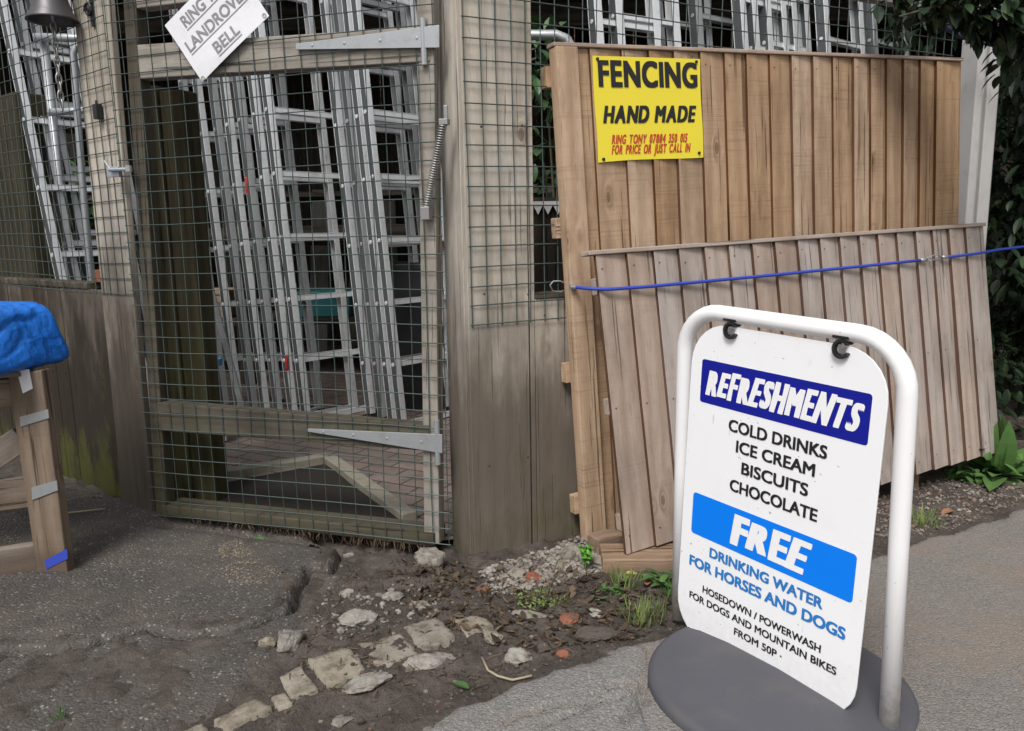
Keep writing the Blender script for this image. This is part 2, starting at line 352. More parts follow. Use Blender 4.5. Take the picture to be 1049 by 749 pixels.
def ground_mats():
    # trodden, damp earth
    t = NT('damp_earth'); P = t.pos(); n = t.noise(P, 6, 8, .65); n2 = t.noise(P, 60, 6, .7); n3 = t.noise(P, 220, 3, .6)
    c = t.mix(t.ramp(n, .35, .7), (.068, .057, .049), (.125, .105, .091)); c = t.mix(t.math('MULTIPLY', t.ramp(n2, .5, .75), .7), c, (.19, .16, .14))
    c = t.mix(t.math('MULTIPLY', t.ramp(n3, .6, .75), .5), c, (.03, .024, .02))
    t.bump(t.math('ADD', n2, t.math('MULTIPLY', n3, .5)), .9, .015); M['dirt'] = t.out(c, t.ramp(n, .3, .7, .55, .9), spec=.2)
    def tarmac(name, base, mud, speck, amt, mudamt, rl, spk=1.0, sc=120.0):
        t = NT(name); P = t.pos()
        v = t.N('TexVoronoi', {'Vector': P, 'Scale': sc}); v2 = t.N('TexVoronoi', {'Vector': P, 'Scale': sc * .52})
        rs = t.N('SeparateColor', {0: v.outputs['Color']}); rs2 = t.N('SeparateColor', {0: v2.outputs['Color']})
        big = t.noise(P, 2.2, 6, .6); mid = t.noise(P, 14, 6, .65); fine = t.noise(P, 300, 3, .6)
        c = t.mix(t.math('MULTIPLY', rs.outputs[1], .8), base, tuple(x * 1.6 for x in base))
        sp = t.math('MULTIPLY', t.math('GREATER_THAN', rs.outputs[0], 1 - amt), t.ramp(v.outputs['Distance'], .52, .30))
        sp2 = t.math('MULTIPLY', t.math('GREATER_THAN', rs2.outputs[0], 1 - amt * .5), t.ramp(v2.outputs['Distance'], .40, .22))
        sp = t.math('MULTIPLY', t.math('MAXIMUM', sp, sp2), t.ramp(mid, .32, .52))
        m = t.math('MULTIPLY', t.ramp(t.math('ADD', t.math('MULTIPLY', big, .7), t.math('MULTIPLY', mid, .4)), .48, .66), mudamt)
        c = t.mix(m, c, mud); c = t.mix(t.math('MULTIPLY', sp, spk), c, speck); c = t.mix(t.math('MULTIPLY', t.ramp(fine, .45, .7), .4), c, tuple(x * .4 for x in base))
        t.bump(t.math('ADD', t.math('MULTIPLY', v.outputs['Distance'], -.8), t.math('MULTIPLY', mid, 1.2)), .6, .008)
        return t.out(c, t.ramp(big, .3, .7, rl, rl + .25), spec=.2)
    M['tarmac_shaded'] = tarmac('old_shaded_tarmac', (.066, .060, .055), (.112, .096, .084), (.30, .28, .265), .10, .8, .5, .9)  # muddy old tarmac, tree shade over the left put into its colour
    M['tarmac_light'] = tarmac('worn_grey_tarmac', (.160, .149, .140), (.225, .188, .157), (.36, .345, .33), .25, .85, .7, .5, 170.0)
    M['tarmac_patch'] = tarmac('pale_tarmac_patch', (.150, .144, .138), (.215, .195, .175), (.38, .37, .36), .3, .5, .75, .5, 150.0)
    # block paving of the yard
    t = NT('block_paving'); P = t.N('Mapping', {'Vector': t.pos(), 'Rotation': (0, 0, R(28))}).outputs[0]
    b = t.N('TexBrick', {'Vector': P, 'Scale': 1.0, 'Mortar Size': .006, 'Brick Width': .22, 'Row Height': .11, 'Color1': (.19, .145, .125, 1), 'Color2': (.25, .195, .17, 1), 'Mortar': (.035, .035, .028, 1), 'Mortar Smooth': .3})
    n = t.noise(P, 5, 6, .65); n2 = t.noise(P, 60, 5, .65)
    c = t.mix(t.math('MULTIPLY', t.ramp(n, .45, .7), .6), b.outputs['Color'], (.08, .075, .055)); c = t.mix(t.math('MULTIPLY', n2, .4), c, (.06, .05, .045))
    t.bump(t.math('SUBTRACT', t.math('MULTIPLY', n2, .4), b.outputs['Fac']), .6, .008); M['paving'] = t.out(c, .75, spec=.3)
    # house brick
    t = NT('red_brick_wall'); tc = t.N('TexCoord').outputs['Object']
    sx = t.N('SeparateXYZ', {0: tc}); P = t.N('CombineXYZ', {0: sx.outputs[0], 1: sx.outputs[2], 2: 0.0}).outputs[0]
    b = t.N('TexBrick', {'Vector': P, 'Scale': 1.0, 'Mortar Size': .007, 'Brick Width': .225, 'Row Height': .075, 'Color1': (.17, .065, .045, 1), 'Color2': (.105, .05, .04, 1), 'Mortar': (.3, .28, .26, 1)})
    n = t.noise(P, 4, 6, .6); c = t.mix(t.math('MULTIPLY', n, .5), b.outputs['Color'], (.07, .05, .04))
    t.bump(t.math('SUBTRACT', n, b.outputs['Fac']), .5, .006); M['brick'] = t.out(c, .85, spec=.2)
    t = NT('dark_glass'); M['glass'] = t.out((.02, .025, .03), .08, spec=.6)
ground_mats()

# ------------------------------------------------------------------ shared frames of the fence line
g0 = G(165, 532); g1 = G(450, 563)
GF = Fr(g0, math.atan2(*(g1 - g0)[1::-1]))                         # gate
RF0 = Fr(G(472, 585), R(26.75)); RF = Fr(RF0.O - RF0.N * .09, R(26.75))   # fence right of the gate
LF = Fr(G(157, 523) + np.array([0, .0, 0]), R(-38))                # fence left of the gate
BP = Fr(G(597, 556), R(26.5), R(3.0), R(-1.6))                     # tall panel
SP = Fr(G(640, 567, .05), R(26.6), R(1.9), R(-8.05))               # short panel
ABS = .965     # the sign stands a little nearer and is a little smaller than the first survey of it
AB = Fr([.502, 2.253, .03], R(-55.26), R(-2.3), R(-.6))            # pavement sign

# ------------------------------------------------------------------ ground
def polysd(x, y, poly):
    """signed distance to a polygon, + inside"""
    P = np.array(poly); d = np.full(x.shape, 1e9); ins = np.zeros(x.shape, bool)
    for i in range(len(P)):
        a = P[i]; b = P[(i + 1) % len(P)]; e = b - a; L = e @ e + 1e-12
        t = np.clip(((x - a[0]) * e[0] + (y - a[1]) * e[1]) / L, 0, 1)
        d = np.minimum(d, np.hypot(x - a[0] - e[0] * t, y - a[1] - e[1] * t))
        c = ((a[1] > y) != (b[1] > y)) & (x < (b[0] - a[0]) * (y - a[1]) / (b[1] - a[1] + 1e-12) + a[0]); ins ^= c
    return np.where(ins, d, -d)
def gp(pts): return [tuple(G(x, y)[:2]) for x, y in pts]
X0, X1, Y0, Y1, ST = -3.4, 3.9, .8, 5.0, .0115
nx = int((X1 - X0) / ST) + 1; ny = int((Y1 - Y0) / ST) + 1
gx, gy = np.meshgrid(np.linspace(X0, X1, nx), np.linspace(Y0, Y1, ny), indexing='ij')
edge = fbm(gx, gy, 7, 5, 11) * .022 + fbm(gx, gy, 40, 3, 17) * .006
def fence_line_y(x):   # the line of the fence and gate seen from above; dirt stops a little behind it
    return np.where(x < -1.6, 3.36 + (-1.6 - x) * .78, np.where(x < -.28, 3.25 - (x + 1.52) * .31, 2.78 + (x + .17) * .5))
slabA = gp([(-60, 505), (60, 500), (157, 518), (300, 536), (352, 560), (340, 585), (318, 583), (295, 605), (293, 625), (270, 638), (240, 648), (183, 651), (150, 647), (80, 662), (-40, 674), (-300, 700), (-420, 560)])
slabB = gp([(-300, 660), (150, 640), (270, 630), (310, 585), (352, 562), (362, 572), (352, 600), (330, 623), (307, 643), (281, 664), (275, 688), (258, 706), (217, 733), (183, 749), (120, 800), (-300, 900)])
roadP = gp([(380, 900), (405, 775), (432, 742), (470, 722), (500, 711), (524, 700), (559, 684), (607, 673), (659, 660), (720, 640), (800, 603), (925, 560), (984, 541), (1049, 522), (1300, 455)]) + [(6, 3.2), (6, -2), (0, -2)]
sA = polysd(gx, gy, slabA) + edge; sB = polysd(gx, gy, slabB) + edge; sR = polysd(gx, gy, roadP) + edge * 1.2
base_n = fbm(gx, gy, 2.2, 3, 3) * .012 + fbm(gx, gy, 14, 4, 5) * .010 + np.maximum(0, fbm(gx, gy, 45, 3, 8)) * .010
back = smooth((gy - fence_line_y(gx)) / .08)
trench = .055 * np.exp(-((gy - fence_line_y(gx) + .02) / .075) ** 2) * smooth((gx + 1.6) / .15) * smooth((-.22 - gx) / .08)
zd = base_n - .028 * back - trench - .075 * np.exp(-((sA + .011) / .015) ** 2)
zA = .015 * smooth(sA / .012) - .08 * smooth(-sA / .014) + fbm(gx, gy, 3, 4, 21) * .006 - trench * .8
zB = .008 * smooth(sB / .03) - .06 * smooth(-sB / .02) + fbm(gx, gy, 4, 4, 25) * .008 - .10 * np.exp(-((sA + .010) / .013) ** 2) - trench
zR = .016 * smooth(sR / .045) - .07 * smooth(-sR / .02) + fbm(gx, gy, 3, 3, 31) * .004
def crack(z, line, width=.012, depth=.03):
    P = np.array(gp(line)); d = np.full(gx.shape, 9.0)
    wx = gx + fbm(gx, gy, 12, 3, 41) * .02; wy = gy + fbm(gx, gy, 12, 3, 47) * .02
    for a, b in zip(P[:-1], P[1:]):
        e = b - a; t = np.clip(((wx - a[0]) * e[0] + (wy - a[1]) * e[1]) / (e @ e), 0, 1); d = np.minimum(d, np.hypot(wx - a[0] - e[0] * t, wy - a[1] - e[1] * t))
    return z - depth * np.exp(-(d / width) ** 2)
zA = crack(zA, [(352, 560), (322, 590), (300, 606)], .01, .03)
zA = crack(zA, [(20, 690), (60, 655), (140, 620)], .008, .015)
zR = crack(zR, [(640, 745), (655, 715), (690, 690)], .008, .03)
zR = crack(zR, [(560, 749), (610, 725), (655, 715)], .008, .02)
def sheet(name, z, keep, mat):
    idx = -np.ones(z.shape, int); k = keep[:-1, :-1] | keep[1:, :-1] | keep[:-1, 1:] | keep[1:, 1:]
    use = np.zeros(z.shape, bool); use[:-1, :-1] |= k; use[1:, :-1] |= k; use[:-1, 1:] |= k; use[1:, 1:] |= k
    idx[use] = np.arange(use.sum()); v = np.stack([gx[use], gy[use], z[use]], 1)
    i, j = np.nonzero(k); f = np.stack([idx[i, j], idx[i + 1, j], idx[i + 1, j + 1], idx[i, j + 1]], 1)
    me = bpy.data.meshes.new(name); me.from_pydata(v.tolist(), [], f.tolist()); me.materials.append(mat)
    me.polygons.foreach_set('use_smooth', [True] * len(me.polygons))
    o = bpy.data.objects.new(name, me); COL.objects.link(o); return structure(o)
inside_dirt = ~((sA > .06) | (sR > .08)) & (gy < fence_line_y(gx) + .35)
sheet('dirt_ground', zd, inside_dirt, M['dirt'])
sheet('tarmac_forecourt', zA, (sA > -.05) & (gy < fence_line_y(gx) + .3), M['tarmac_shaded'])
sheet('lower_tarmac', zB, (sB > -.05) & (sA < .06), M['tarmac_shaded'])
sheet('road', zR, sR > -.06, M['tarmac_light'])
sP = polysd(gx, gy, gp([(430, 800), (432, 745), (470, 724), (500, 713), (524, 702), (559, 686), (607, 675), (655, 664), (672, 690), (650, 712), (668, 749), (690, 800)])) + edge * .8
zP = np.where(sP > -.03, zR + .005 * smooth(sP / .02) - .03 * smooth(-sP / .012), -.1)
zP = crack(zP, [(520, 749), (560, 728), (610, 718), (650, 706)], .007, .03)
sheet('road_patch', zP, (sP > -.02) & (sR > -.02), M['tarmac_patch'])
def ground_z(x, y):
    i = min(nx - 1, max(0, int(round((x - X0) / ST)))); j = min(ny - 1, max(0, int(round((y - Y0) / ST))))
    z = zd[i, j]
    if sA[i, j] > -.02: z = max(z, zA[i, j])
    if sB[i, j] > -.02: z = max(z, zB[i, j])
    if sR[i, j] > -.02: z = max(z, zR[i, j])
    return float(z)
b = MB(); b.add([(-80, -80, -.09), (80, -80, -.09), (80, 80, -.09), (-80, 80, -.09)], [(0, 1, 2, 3)]); structure(b.build('ground', M['dirt']))
# wider road and yard surface beyond the detailed part
b = MB(); b.add([(3.8, -20, -.005), (40, -20, -.005), (40, 12, -.005), (3.8, 3.3, -.005)], [(0, 1, 2, 3)]); b.add([(-20, -20, -.005), (3.8, -20, -.005), (3.8, .75, -.005), (-20, .75, -.005)], [(0, 1, 2, 3)])
structure(b.build('lane', M['tarmac_light']))
def yard_poly():
    a = G(128, 505); 
    return [(-6, 6.2), (-2.9, 4.45), (-1.66, 3.47), (-1.55, 3.33), (-.30, 2.94), (.3, 3.15), (2.7, 4.35), (6, 6.1), (6, 12), (-6, 12)]
b = MB(); yp = yard_poly(); b.add([(x, y, .004) for x, y in yp], [tuple(range(len(yp)))]); structure(b.build('yard_paving', M['paving']))

# ------------------------------------------------------------------ wire mesh
def mesh_grid(u0, u1, v0, v1, su, sv, w, r=.0020, hole=None, frame=None):
    m = MB(); nu = max(1, round((u1 - u0) / su)); nv = max(1, round((v1 - v0) / sv))
    ph = [random.uniform(0, 6) for _ in range(4)]
    def pt(u, v, dw): return (u + .004 * math.sin(v * 3.1 + ph[0]), -(w + dw + .004 * math.sin(u * 4 + ph[1]) * math.sin(v * 3 + ph[2])), v + .005 * math.sin(u * 3.3 + ph[3]))
    for i in range(nu + 1):
        u = u0 + (u1 - u0) * i / nu + random.uniform(-.002, .002); K = max(2, int((v1 - v0) / .2)); m.tube([pt(u + random.uniform(-.0012, .0012), v0 - .008 + (v1 - v0 + .016) * k / K, 0) for k in range(K + 1)], r, 4)
    for j in range(nv + 1):
        v = v0 + (v1 - v0) * j / nv + random.uniform(-.002, .002); K = max(2, int((u1 - u0) / .2)); m.tube([pt(u0 - .008 + (u1 - u0 + .016) * k / K, v + random.uniform(-.0012, .0012), .003) for k in range(K + 1)], r, 4)
    return m

# ------------------------------------------------------------------ gate
gate = thing('gate', 'timber framed wire mesh gate with strap hinges between the left fence and the plank pier', 'gate', GF.mat())
q = lambda fr, *pp, w=0: [fr.uv(x, y, w) for x, y in pp]
TOPV = 2.15
def ext(fr, xa, ya, xb, yb, v): # line through two pixels on the frame plane, at height v
    a = fr.uv(xa, ya); c = fr.uv(xb, yb); t = (v - a[1]) / (c[1] - a[1]); return (a[0] + (c[0] - a[0]) * t, v)
uL = ext(GF, 129, 46, 152, 400, TOPV); uR = ext(GF, 444, 0, 449, 560, TOPV)
bL = GF.uv(160, 528); bR = GF.uv(450, 560)
WB = -.055
def between(a, c, v): t = (v - a[1]) / (c[1] - a[1]); return a[0] + (c[0] - a[0]) * t
def stile(du, sgn, mat):
    m = MB(); ql = uL if sgn > 0 else uR; qb = bL if sgn > 0 else bR
    T = [(ql[0], ql[1]), (ql[0] + sgn * du, ql[1])]; B = [(qb[0] + sgn * du, qb[1] + .01), (qb[0], qb[1] + .01)]
    if sgn < 0: T = T[::-1]; B = B[::-1]
    m.plank([T[0], T[1], B[0], B[1]], WB, 0, seg=6); return m
stile(.058, 1, 0).build('stile', M['gate_low'], gate, .003); stile(.062, -1, 0).build('stile', M['gate_top'], gate, .003)
def rail(name, pts, mat, wb=WB - .004, wf=-.006, seg=6):
    m = MB(); m.plank(pts, wb, wf, 'u', seg=seg); return m.build(name, mat, gate, .004)
ins = lambda a, c, d0=.05, d1=.055: (a, c)
rail('rail', [GF.uv(141, 46), GF.uv(441, 27), GF.uv(441, 63), GF.uv(143, 81)], M['gate_top'], wf=.004)
rail('rail', [GF.uv(161, 412), GF.uv(440, 436), GF.uv(440, 462), GF.uv(162, 441)], M['gate_low'], wf=.004)
rail('rail', [GF.uv(166, 517), GF.uv(446, 546), GF.uv(446, 560), GF.uv(167, 527)], M['gate_low'], WB - .05, .006)
rail('rail', [(uL[0] + .06, 2.15), (uR[0] - .062, 2.15), (uR[0] - .062, 2.06), (uL[0] + .06, 2.06)], M['gate_top'], wf=.004)
m = mesh_grid(bL[0] + .0, uR[0] - .004, bL[1] + .01, TOPV, .0645, .0645, .009)
m.build('wire_mesh', M['wire'], gate)
def strap(pts, ux):
    m = MB(); m.prism(pts, .012, .020); o = m.build('strap_hinge', M['galv'], gate, .001)
    k = MB(); a, c = ux; k.lathe([(.0, 0), (.011, 0), (.011, c - a), (.0, c - a)], (bR[0] + .012, -.012, a), 10); k.build('hinge_pin', M['galv'], o)
    for f in (.12, .35, .6, .85):
        k = MB(); x = pts[0][0] * (1 - f) + pts[1][0] * f; y = ((pts[0][1] + pts[3][1]) * (1 - f) + (pts[1][1] + pts[2][1]) * f) / 2
        k.lathe([(0, .003), (.005, .002), (.006, 0)], (0, 0, 0), 8); n = 24
        for i in range(len(k.v) - n, len(k.v)): vx = k.v[i]; k.v[i] = (vx[0] + x, -.020 - vx[2], vx[1] + y)
        k.build('bolt', M['galv'], o)
strap([GF.uv(306, 46), GF.uv(452, 27), GF.uv(452, 50), GF.uv(306, 52)], (GF.uv(452, 66)[1], GF.uv(452, 18)[1]))
strap([GF.uv(318, 438), GF.uv(455, 444), GF.uv(455, 463), GF.uv(318, 441)], (GF.uv(452, 475)[1], GF.uv(452, 430)[1]))
# closing spring
def helix(a, c, r, turns, n=10):
    a = np.array(a); c = np.array(c); t = (c - a) / np.linalg.norm(c - a); x = np.cross(t, [0, 1, 0]); x /= np.linalg.norm(x); y = np.cross(t, x)
    return [a + (c - a) * i / (turns * n) + (x * math.cos(6.2832 * i / n) + y * math.sin(6.2832 * i / n)) * r for i in range(turns * n + 1)]
su = GF.uv(454, 127, .05); sl = GF.uv(437, 212, .03)
m = MB(); m.tube(helix((sl[0], -.03, sl[1]), (su[0], -.05, su[1]), .0125, 34), .0028, 5)
spr = m.build('closing_spring', M['spring'], gate, smooth_=True)
m = MB(); m.box(su[0] - .012, su[0] + .02, -.062, -.035, su[1] - .004, su[1] + .016); m.box(su[0] + .005, su[0] + .02, -.058, -.05, su[1] + .016, su[1] + .06); m.build('spring_hook', M['spring'], spr, .002)
m = MB(); m.box(sl[0] - .018, sl[0] + .014, -.045, -.005, sl[1] - .045, sl[1] + .0); m.build('spring_bracket', M['spring'], spr, .002)
# strands of bark and root hanging from the bottom rail
m = MB()
for i in range(240):
    t = random.random() ** .6; x = bL[0] + (bR[0] - bL[0]) * (.08 + .9 * t); z0 = bL[1] + (bR[1] - bL[1]) * t + random.uniform(-.0, .012)
    L = random.uniform(.02, .075) * (.5 + t); w = -.015 + random.uniform(-.02, .03); a = (x, -w, z0); pts = [a]
    for k in range(3): pts.append((pts[-1][0] + random.uniform(-.01, .01), pts[-1][1] + random.uniform(-.008, .008), max(pts[-1][2] - L / 3, -.02)))
    m.tube(pts, [.0025, .0022, .0015, .0006], 4, rnd=random.random())
o = stuff(m.build('hanging_roots', M['debris'], gate))
# latch on left edge of the gate
lu = GF.uv(120, 174, .02)
m = MB(); m.box(lu[0] - .045, lu[0] + .015, -.03, -.012, lu[1] - .028, lu[1] + .012); lt = m.build('latch', M['galv'], gate, .002)
m = MB(); m.tube([(lu[0] - .02, -.04, lu[1]), (lu[0] + .075, -.04, lu[1] - .002)], .008, 8); m.tube([(lu[0] - .045, -.035, lu[1] + .035), (lu[0] - .015, -.042, lu[1] + .004)], .004, 6); m.lathe([(0, -.012), (.013, -.012), (.013, .012), (0, .012)], (lu[0] + .075, -.04, lu[1]), 10); m.build('latch_bolt', M['galv'], lt)

# ------------------------------------------------------------------ pier and fence right of the gate
rf = thing('fence', 'timber and wire mesh yard fence with tall plank pier right of the gate', 'fence', RF.mat())
def uvR(x, y, w=0): return RF.uv(x, y, w)
HT = 2.25
a0 = ext(RF, 471, 40, 472, 560, HT); 
m = MB(); m.box(a0[0] - .012, a0[0] + .075, .028, .20, -.1, HT, seg=5, wob=.001); m.build('post', M['post'], rf, .004)
x1 = uvR(506, 300)[0]; x2 = uvR(548, 300)[0]
m = MB(); m.box(a0[0] - .008, x2 - .027, 0, .026, -.1, HT + .02, seg=6); m.build('board', M['post'], rf, .003)
m = MB(); m.box(x2 - .020, x2, .003, .026, -.1, HT, seg=6); m.build('board', M['post'], rf, .003)
vr = uvR(562, 306)[1]
x3 = uvR(590, 400)[0] + .05; xe = 2.62; k = 0; x = x2 + .002
while x < xe:
    w_ = random.uniform(.19, .23); m = MB(); m.box(x, min(x + w_, xe) - .003, .004, .026, -.1, vr, seg=3); m.build('board', M['post'], rf, .003); x += w_
m = MB(); m.box(x2 + .002, xe, .0, .075, vr + .001, vr + .022, along='x', seg=4); m.build('rail', M['gate_low'], rf, .003)
m = mesh_grid(a0[0] + .002, xe, uvR(500, 333)[1], HT, .059, .069, .006, r=.0022); m.build('wire_mesh', M['wire'], rf)
m = MB(); m.box(x2 + .3, xe, .03, .08, HT - .07, HT, along='x'); m.build('rail', M['gate_top'], rf, .003)

def nails(parent, spots, w, r=.0045):
    for a, c in spots:
        m = MB(); m.lathe([(0, .003), (r * .8, .0025), (r, 0)], (0, 0, 0), 8); m.v = [(x + a, -w - z, y + c) for x, y, z in m.v]; m.build('nail', M['rust'], parent)
nails(rf, [(a0[0] + .04 + random.uniform(-.01, .01), v) for v in (.35, .98, 1.55)] + [(x2 - .05 + random.uniform(-.01, .01), v) for v in (.36, .97, 1.56)], .0262)
nails(rf, [(x2 + .04 + .2 * k, vr - .06) for k in range(3)], .0005)
# ------------------------------------------------------------------ fence left of the gate
lf = thing('fence', 'boarded fence with wire mesh above and a brick on its rail, left of the gate', 'fence', LF.mat())
U = lambda x, y, w=0: LF.uv(x, y, w)
vt = U(60, 292)[1]
pT = ext(LF, 126, 40, 151, 400, HT)
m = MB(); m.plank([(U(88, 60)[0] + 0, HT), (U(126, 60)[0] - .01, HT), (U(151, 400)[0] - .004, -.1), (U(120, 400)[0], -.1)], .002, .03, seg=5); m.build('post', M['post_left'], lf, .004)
edges = [U(119, 410)[0], U(74, 410)[0]]
x = edges[-1] - .003; bounds = [(edges[1], edges[0] - .003)]
while x > -2.6: w_ = random.uniform(.13, .18); bounds.append((x - w_, x - .007)); x -= w_
for xa, xb in bounds:
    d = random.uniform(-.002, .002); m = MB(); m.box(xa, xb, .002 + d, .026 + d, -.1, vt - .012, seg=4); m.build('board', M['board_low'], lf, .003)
nails(lf, [(xa + f_ * (xb - xa), v + random.uniform(-.01, .01)) for xa, xb in bounds[:4] for f_ in (.25, .75) for v in (.55, .22)], .0)
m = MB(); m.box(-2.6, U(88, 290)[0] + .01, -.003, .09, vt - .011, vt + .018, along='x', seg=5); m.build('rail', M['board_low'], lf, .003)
m = mesh_grid(-2.6, U(134, 200)[0], U(136, 300)[1], HT, .064, .064, .036); m.build('wire_mesh', M['wire'], lf)
bx = U(97, 275)
m = MB(); m.box(bx[0] - .09, bx[0] + .09, .03, .13, vt + .019, vt + .075, along='x'); tag(m.build('brick', M['redbrick'], None, .004), 'worn pinkish brick lying on the left fence rail behind the mesh', 'brick').matrix_world = LF.mat()
# padlock keeper on the post
kk = U(102, 115, .04); m = MB(); m.box(kk[0] - .016, kk[0] + .016, -.06, -.035, kk[1] - .028, kk[1] + .03); m.tube([(kk[0] - .004, -.05, kk[1] + .028), (kk[0] - .002, -.05, kk[1] + .045), (kk[0] + .008, -.05, kk[1] + .045), (kk[0] + .010, -.05, kk[1] + .028)], .003, 6)
m.build('lock_keep', M['black'], lf, .003)
# mossy timber uprights standing behind the mesh
def upright(x0, x1, yb, dep, label, top=2.3, w=.15):
    a = G(x0, yb) if False else None
pm = GF.uv(156, 300, -.20); pm2 = GF.uv(200, 300, -.20)
up = thing('timber_post', 'thick mossy green timber post behind the latch side of the gate', 'post', GF.mat())
m = MB(); m.box(pm[0], (pm[0] + pm2[0]) / 2 + .0, .20, .30, -.05, 1.82, seg=5, wob=.002); m.build('post_face', M['moss_post'], up, .006)
m = MB(); m.box((pm[0] + pm2[0]) / 2 + .002, pm2[0], .215, .32, -.05, 1.80, seg=5, wob=.002); m.build('post_side', M['moss_post'], up, .006)
pl0 = U(-30, 200, -.25); pl1 = U(26, 200, -.25)
m = MB(); m.box(pl0[0] - .2, pl1[0], .25, .42, -.05, 2.0, seg=5, wob=.002); tag(m.build('timber_post', M['moss_post'], None, .008), 'dark mossy square post behind the left fence mesh near the bell', 'post').matrix_world = LF.mat()

# ------------------------------------------------------------------ fence panels
def cut_bounds(fr, pts): return [fr.uv(x, y)[0] for x, y in pts]
def featheredge(parent, us, v0, v1, mat, edge, t0=.012, t1=.004, lapp=.012, yvary=.004):
    m = MB(); nl = MB()
    for i in range(len(us) - 1):
        a, c = us[i], us[i + 1] + lapp; b0 = v0 + random.uniform(-yvary, yvary); b1 = v1 + random.uniform(-.001, .001)
        s0 = random.uniform(-.0015, .0015)
        # thick edge on the left, thin edge slipping under the next board
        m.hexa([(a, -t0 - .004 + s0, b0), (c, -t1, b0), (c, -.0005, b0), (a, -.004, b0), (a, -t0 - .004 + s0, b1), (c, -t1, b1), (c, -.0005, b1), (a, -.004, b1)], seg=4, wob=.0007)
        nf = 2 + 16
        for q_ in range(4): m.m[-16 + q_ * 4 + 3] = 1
        for vv in (v1 - .045, (v0 + v1) / 2 + random.uniform(-.01, .01), v0 + .06):
            x = a + .022 + random.uniform(-.004, .004); y = -t0 - .003; z = vv + random.uniform(-.008, .008)
            nl.add([(x + .0032 * math.cos(k * 1.047), y, z + .0032 * math.sin(k * 1.047)) for k in range(6)], [tuple(range(6))])
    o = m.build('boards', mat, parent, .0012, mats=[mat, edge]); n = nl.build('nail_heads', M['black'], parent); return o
bp = thing('featheredge_fence', 'tall warm brown featheredge fence panel standing against the yard mesh', 'fence panel', BP.mat(), 'featheredge fence panels leaning on the fence')
us = [x + .0 for x in cut_bounds(BP, [(607, 150), (639, 150), (666, 150), (691, 150), (717.5, 150), (742, 150), (764, 150), (787.5, 150), (809, 150), (830.5, 150), (851, 150), (871.5, 150), (889, 150), (905, 150), (922, 150), (939, 150), (955, 150), (981, 150)])]
BPT = BP.uv(800, 56)[1]
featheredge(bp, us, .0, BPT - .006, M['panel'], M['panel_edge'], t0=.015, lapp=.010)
ul = BP.uv(569, 57)[0]; e0 = BP.uv(585, 300)[0]
e0 = BP.uv(578.5, 260)[0]
m = MB(); m.box(e0, us[0] - .058, -.032, .02, 0, BPT - .006, seg=5, wob=.001); m.build('edge_batten', M['panel'], bp, .003)
m = MB(); m.box(us[0] - .054, us[0] - .001, -.010, .02, 0, BPT - .006, seg=5, wob=.001); m.build('edge_batten', M['panel'], bp, .002)
for vv in (.11, .63, 1.17, 1.70):
    m = MB(); m.box(e0 - .016, us[-1], .021, .06, vv, vv + .075, along='x', seg=4); m.build('back_rail', M['panel'], bp, .003)
m = MB(); m.box(e0 - .004, us[-1] + .004, -.024, .028, BPT - .004, BPT + .010, along='x', seg=4); m.build('cap', M['panel_grey'], bp, .003)
sp = thing('featheredge_fence', 'low weathered greyish featheredge panel held by the blue cord and leaning on the tall one', 'fence panel', SP.mat(), 'featheredge fence panels leaning on the fence')
us2 = cut_bounds(SP, [(607, 262), (639, 259), (666, 257), (692, 255), (718, 253), (743, 251), (767, 249), (790, 247), (813.5, 246), (836, 244), (856.5, 243), (876.5, 241), (895.5, 240), (915, 239), (934, 237), (951.5, 236), (968, 235), (985.5, 233), (1005, 232)])
SPT = 1.068
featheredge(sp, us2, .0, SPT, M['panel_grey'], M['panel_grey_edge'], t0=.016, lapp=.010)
m = MB(); m.box(us2[0] - .03, us2[-1] + .0, -.026, .03, SPT + .001, SPT + .017, along='x', seg=4); m.build('cap', M['panel_grey'], sp, .003)
for vv in (.08, .5, .93):
    m = MB(); m.box(us2[0] + .004, us2[-1] - .02, .001, .036, vv, vv + .06, along='x', seg=4); m.build('back_rail', M['panel_grey'], sp, .003)

# ------------------------------------------------------------------ lettering
def glyphs(body, bold=.0, shear=0.0):
    cu = bpy.data.curves.new('lettering', 'FONT'); cu.body = body; cu.offset = bold; cu.shear = shear; cu.resolution_u = 5; cu.space_character = 1.0 + bold * 1.2
    ob = bpy.data.objects.new('lettering', cu); COL.objects.link(ob)
    dg = bpy.context.evaluated_depsgraph_get(); me = bpy.data.meshes.new_from_object(ob.evaluated_get(dg))
    v = np.array([x.co[:2] for x in me.vertices]).reshape(-1, 2); f = [tuple(p.vertices) for p in me.polygons]
    bpy.data.objects.remove(ob); bpy.data.curves.remove(cu); bpy.data.meshes.remove(me); return v, f
CAPH = None
def smear(b, by=None):
    by = b * .5 if by is None else by
    return [(b * i, by * j) for i in (-1, -.33, .33, 1) for j in (-1, 0, 1)] if b else [(0, 0)]
def letter(m, body, u0, u1, v0, h, w, bold=.0, shear=0.0, by=None):
    """lettering that fills u0..u1 with capitals h high on the baseline v0, standing at offset w; bold = stroke gain as a share of h"""
    v, f = glyphs(body, 0, shear); lo = v.min(0); hi = v.max(0); vh, _ = glyphs('H', 0, 0); cl = vh[:, 1].min(); ch = vh[:, 1].max()
    b_ = bold * h; by_ = b_ * .5 if by is None else by * h
    pu = u0 + b_ + (v[:, 0] - lo[0]) / (hi[0] - lo[0]) * (u1 - u0 - 2 * b_); pv = v0 + by_ + (v[:, 1] - cl) / (ch - cl) * (h - 2 * by_)
    for k, (dx, dy) in enumerate(smear(b_, by_)): m.add([(a + dx, -w - k * 4e-5, c + dy) for a, c in zip(pu, pv)], f)
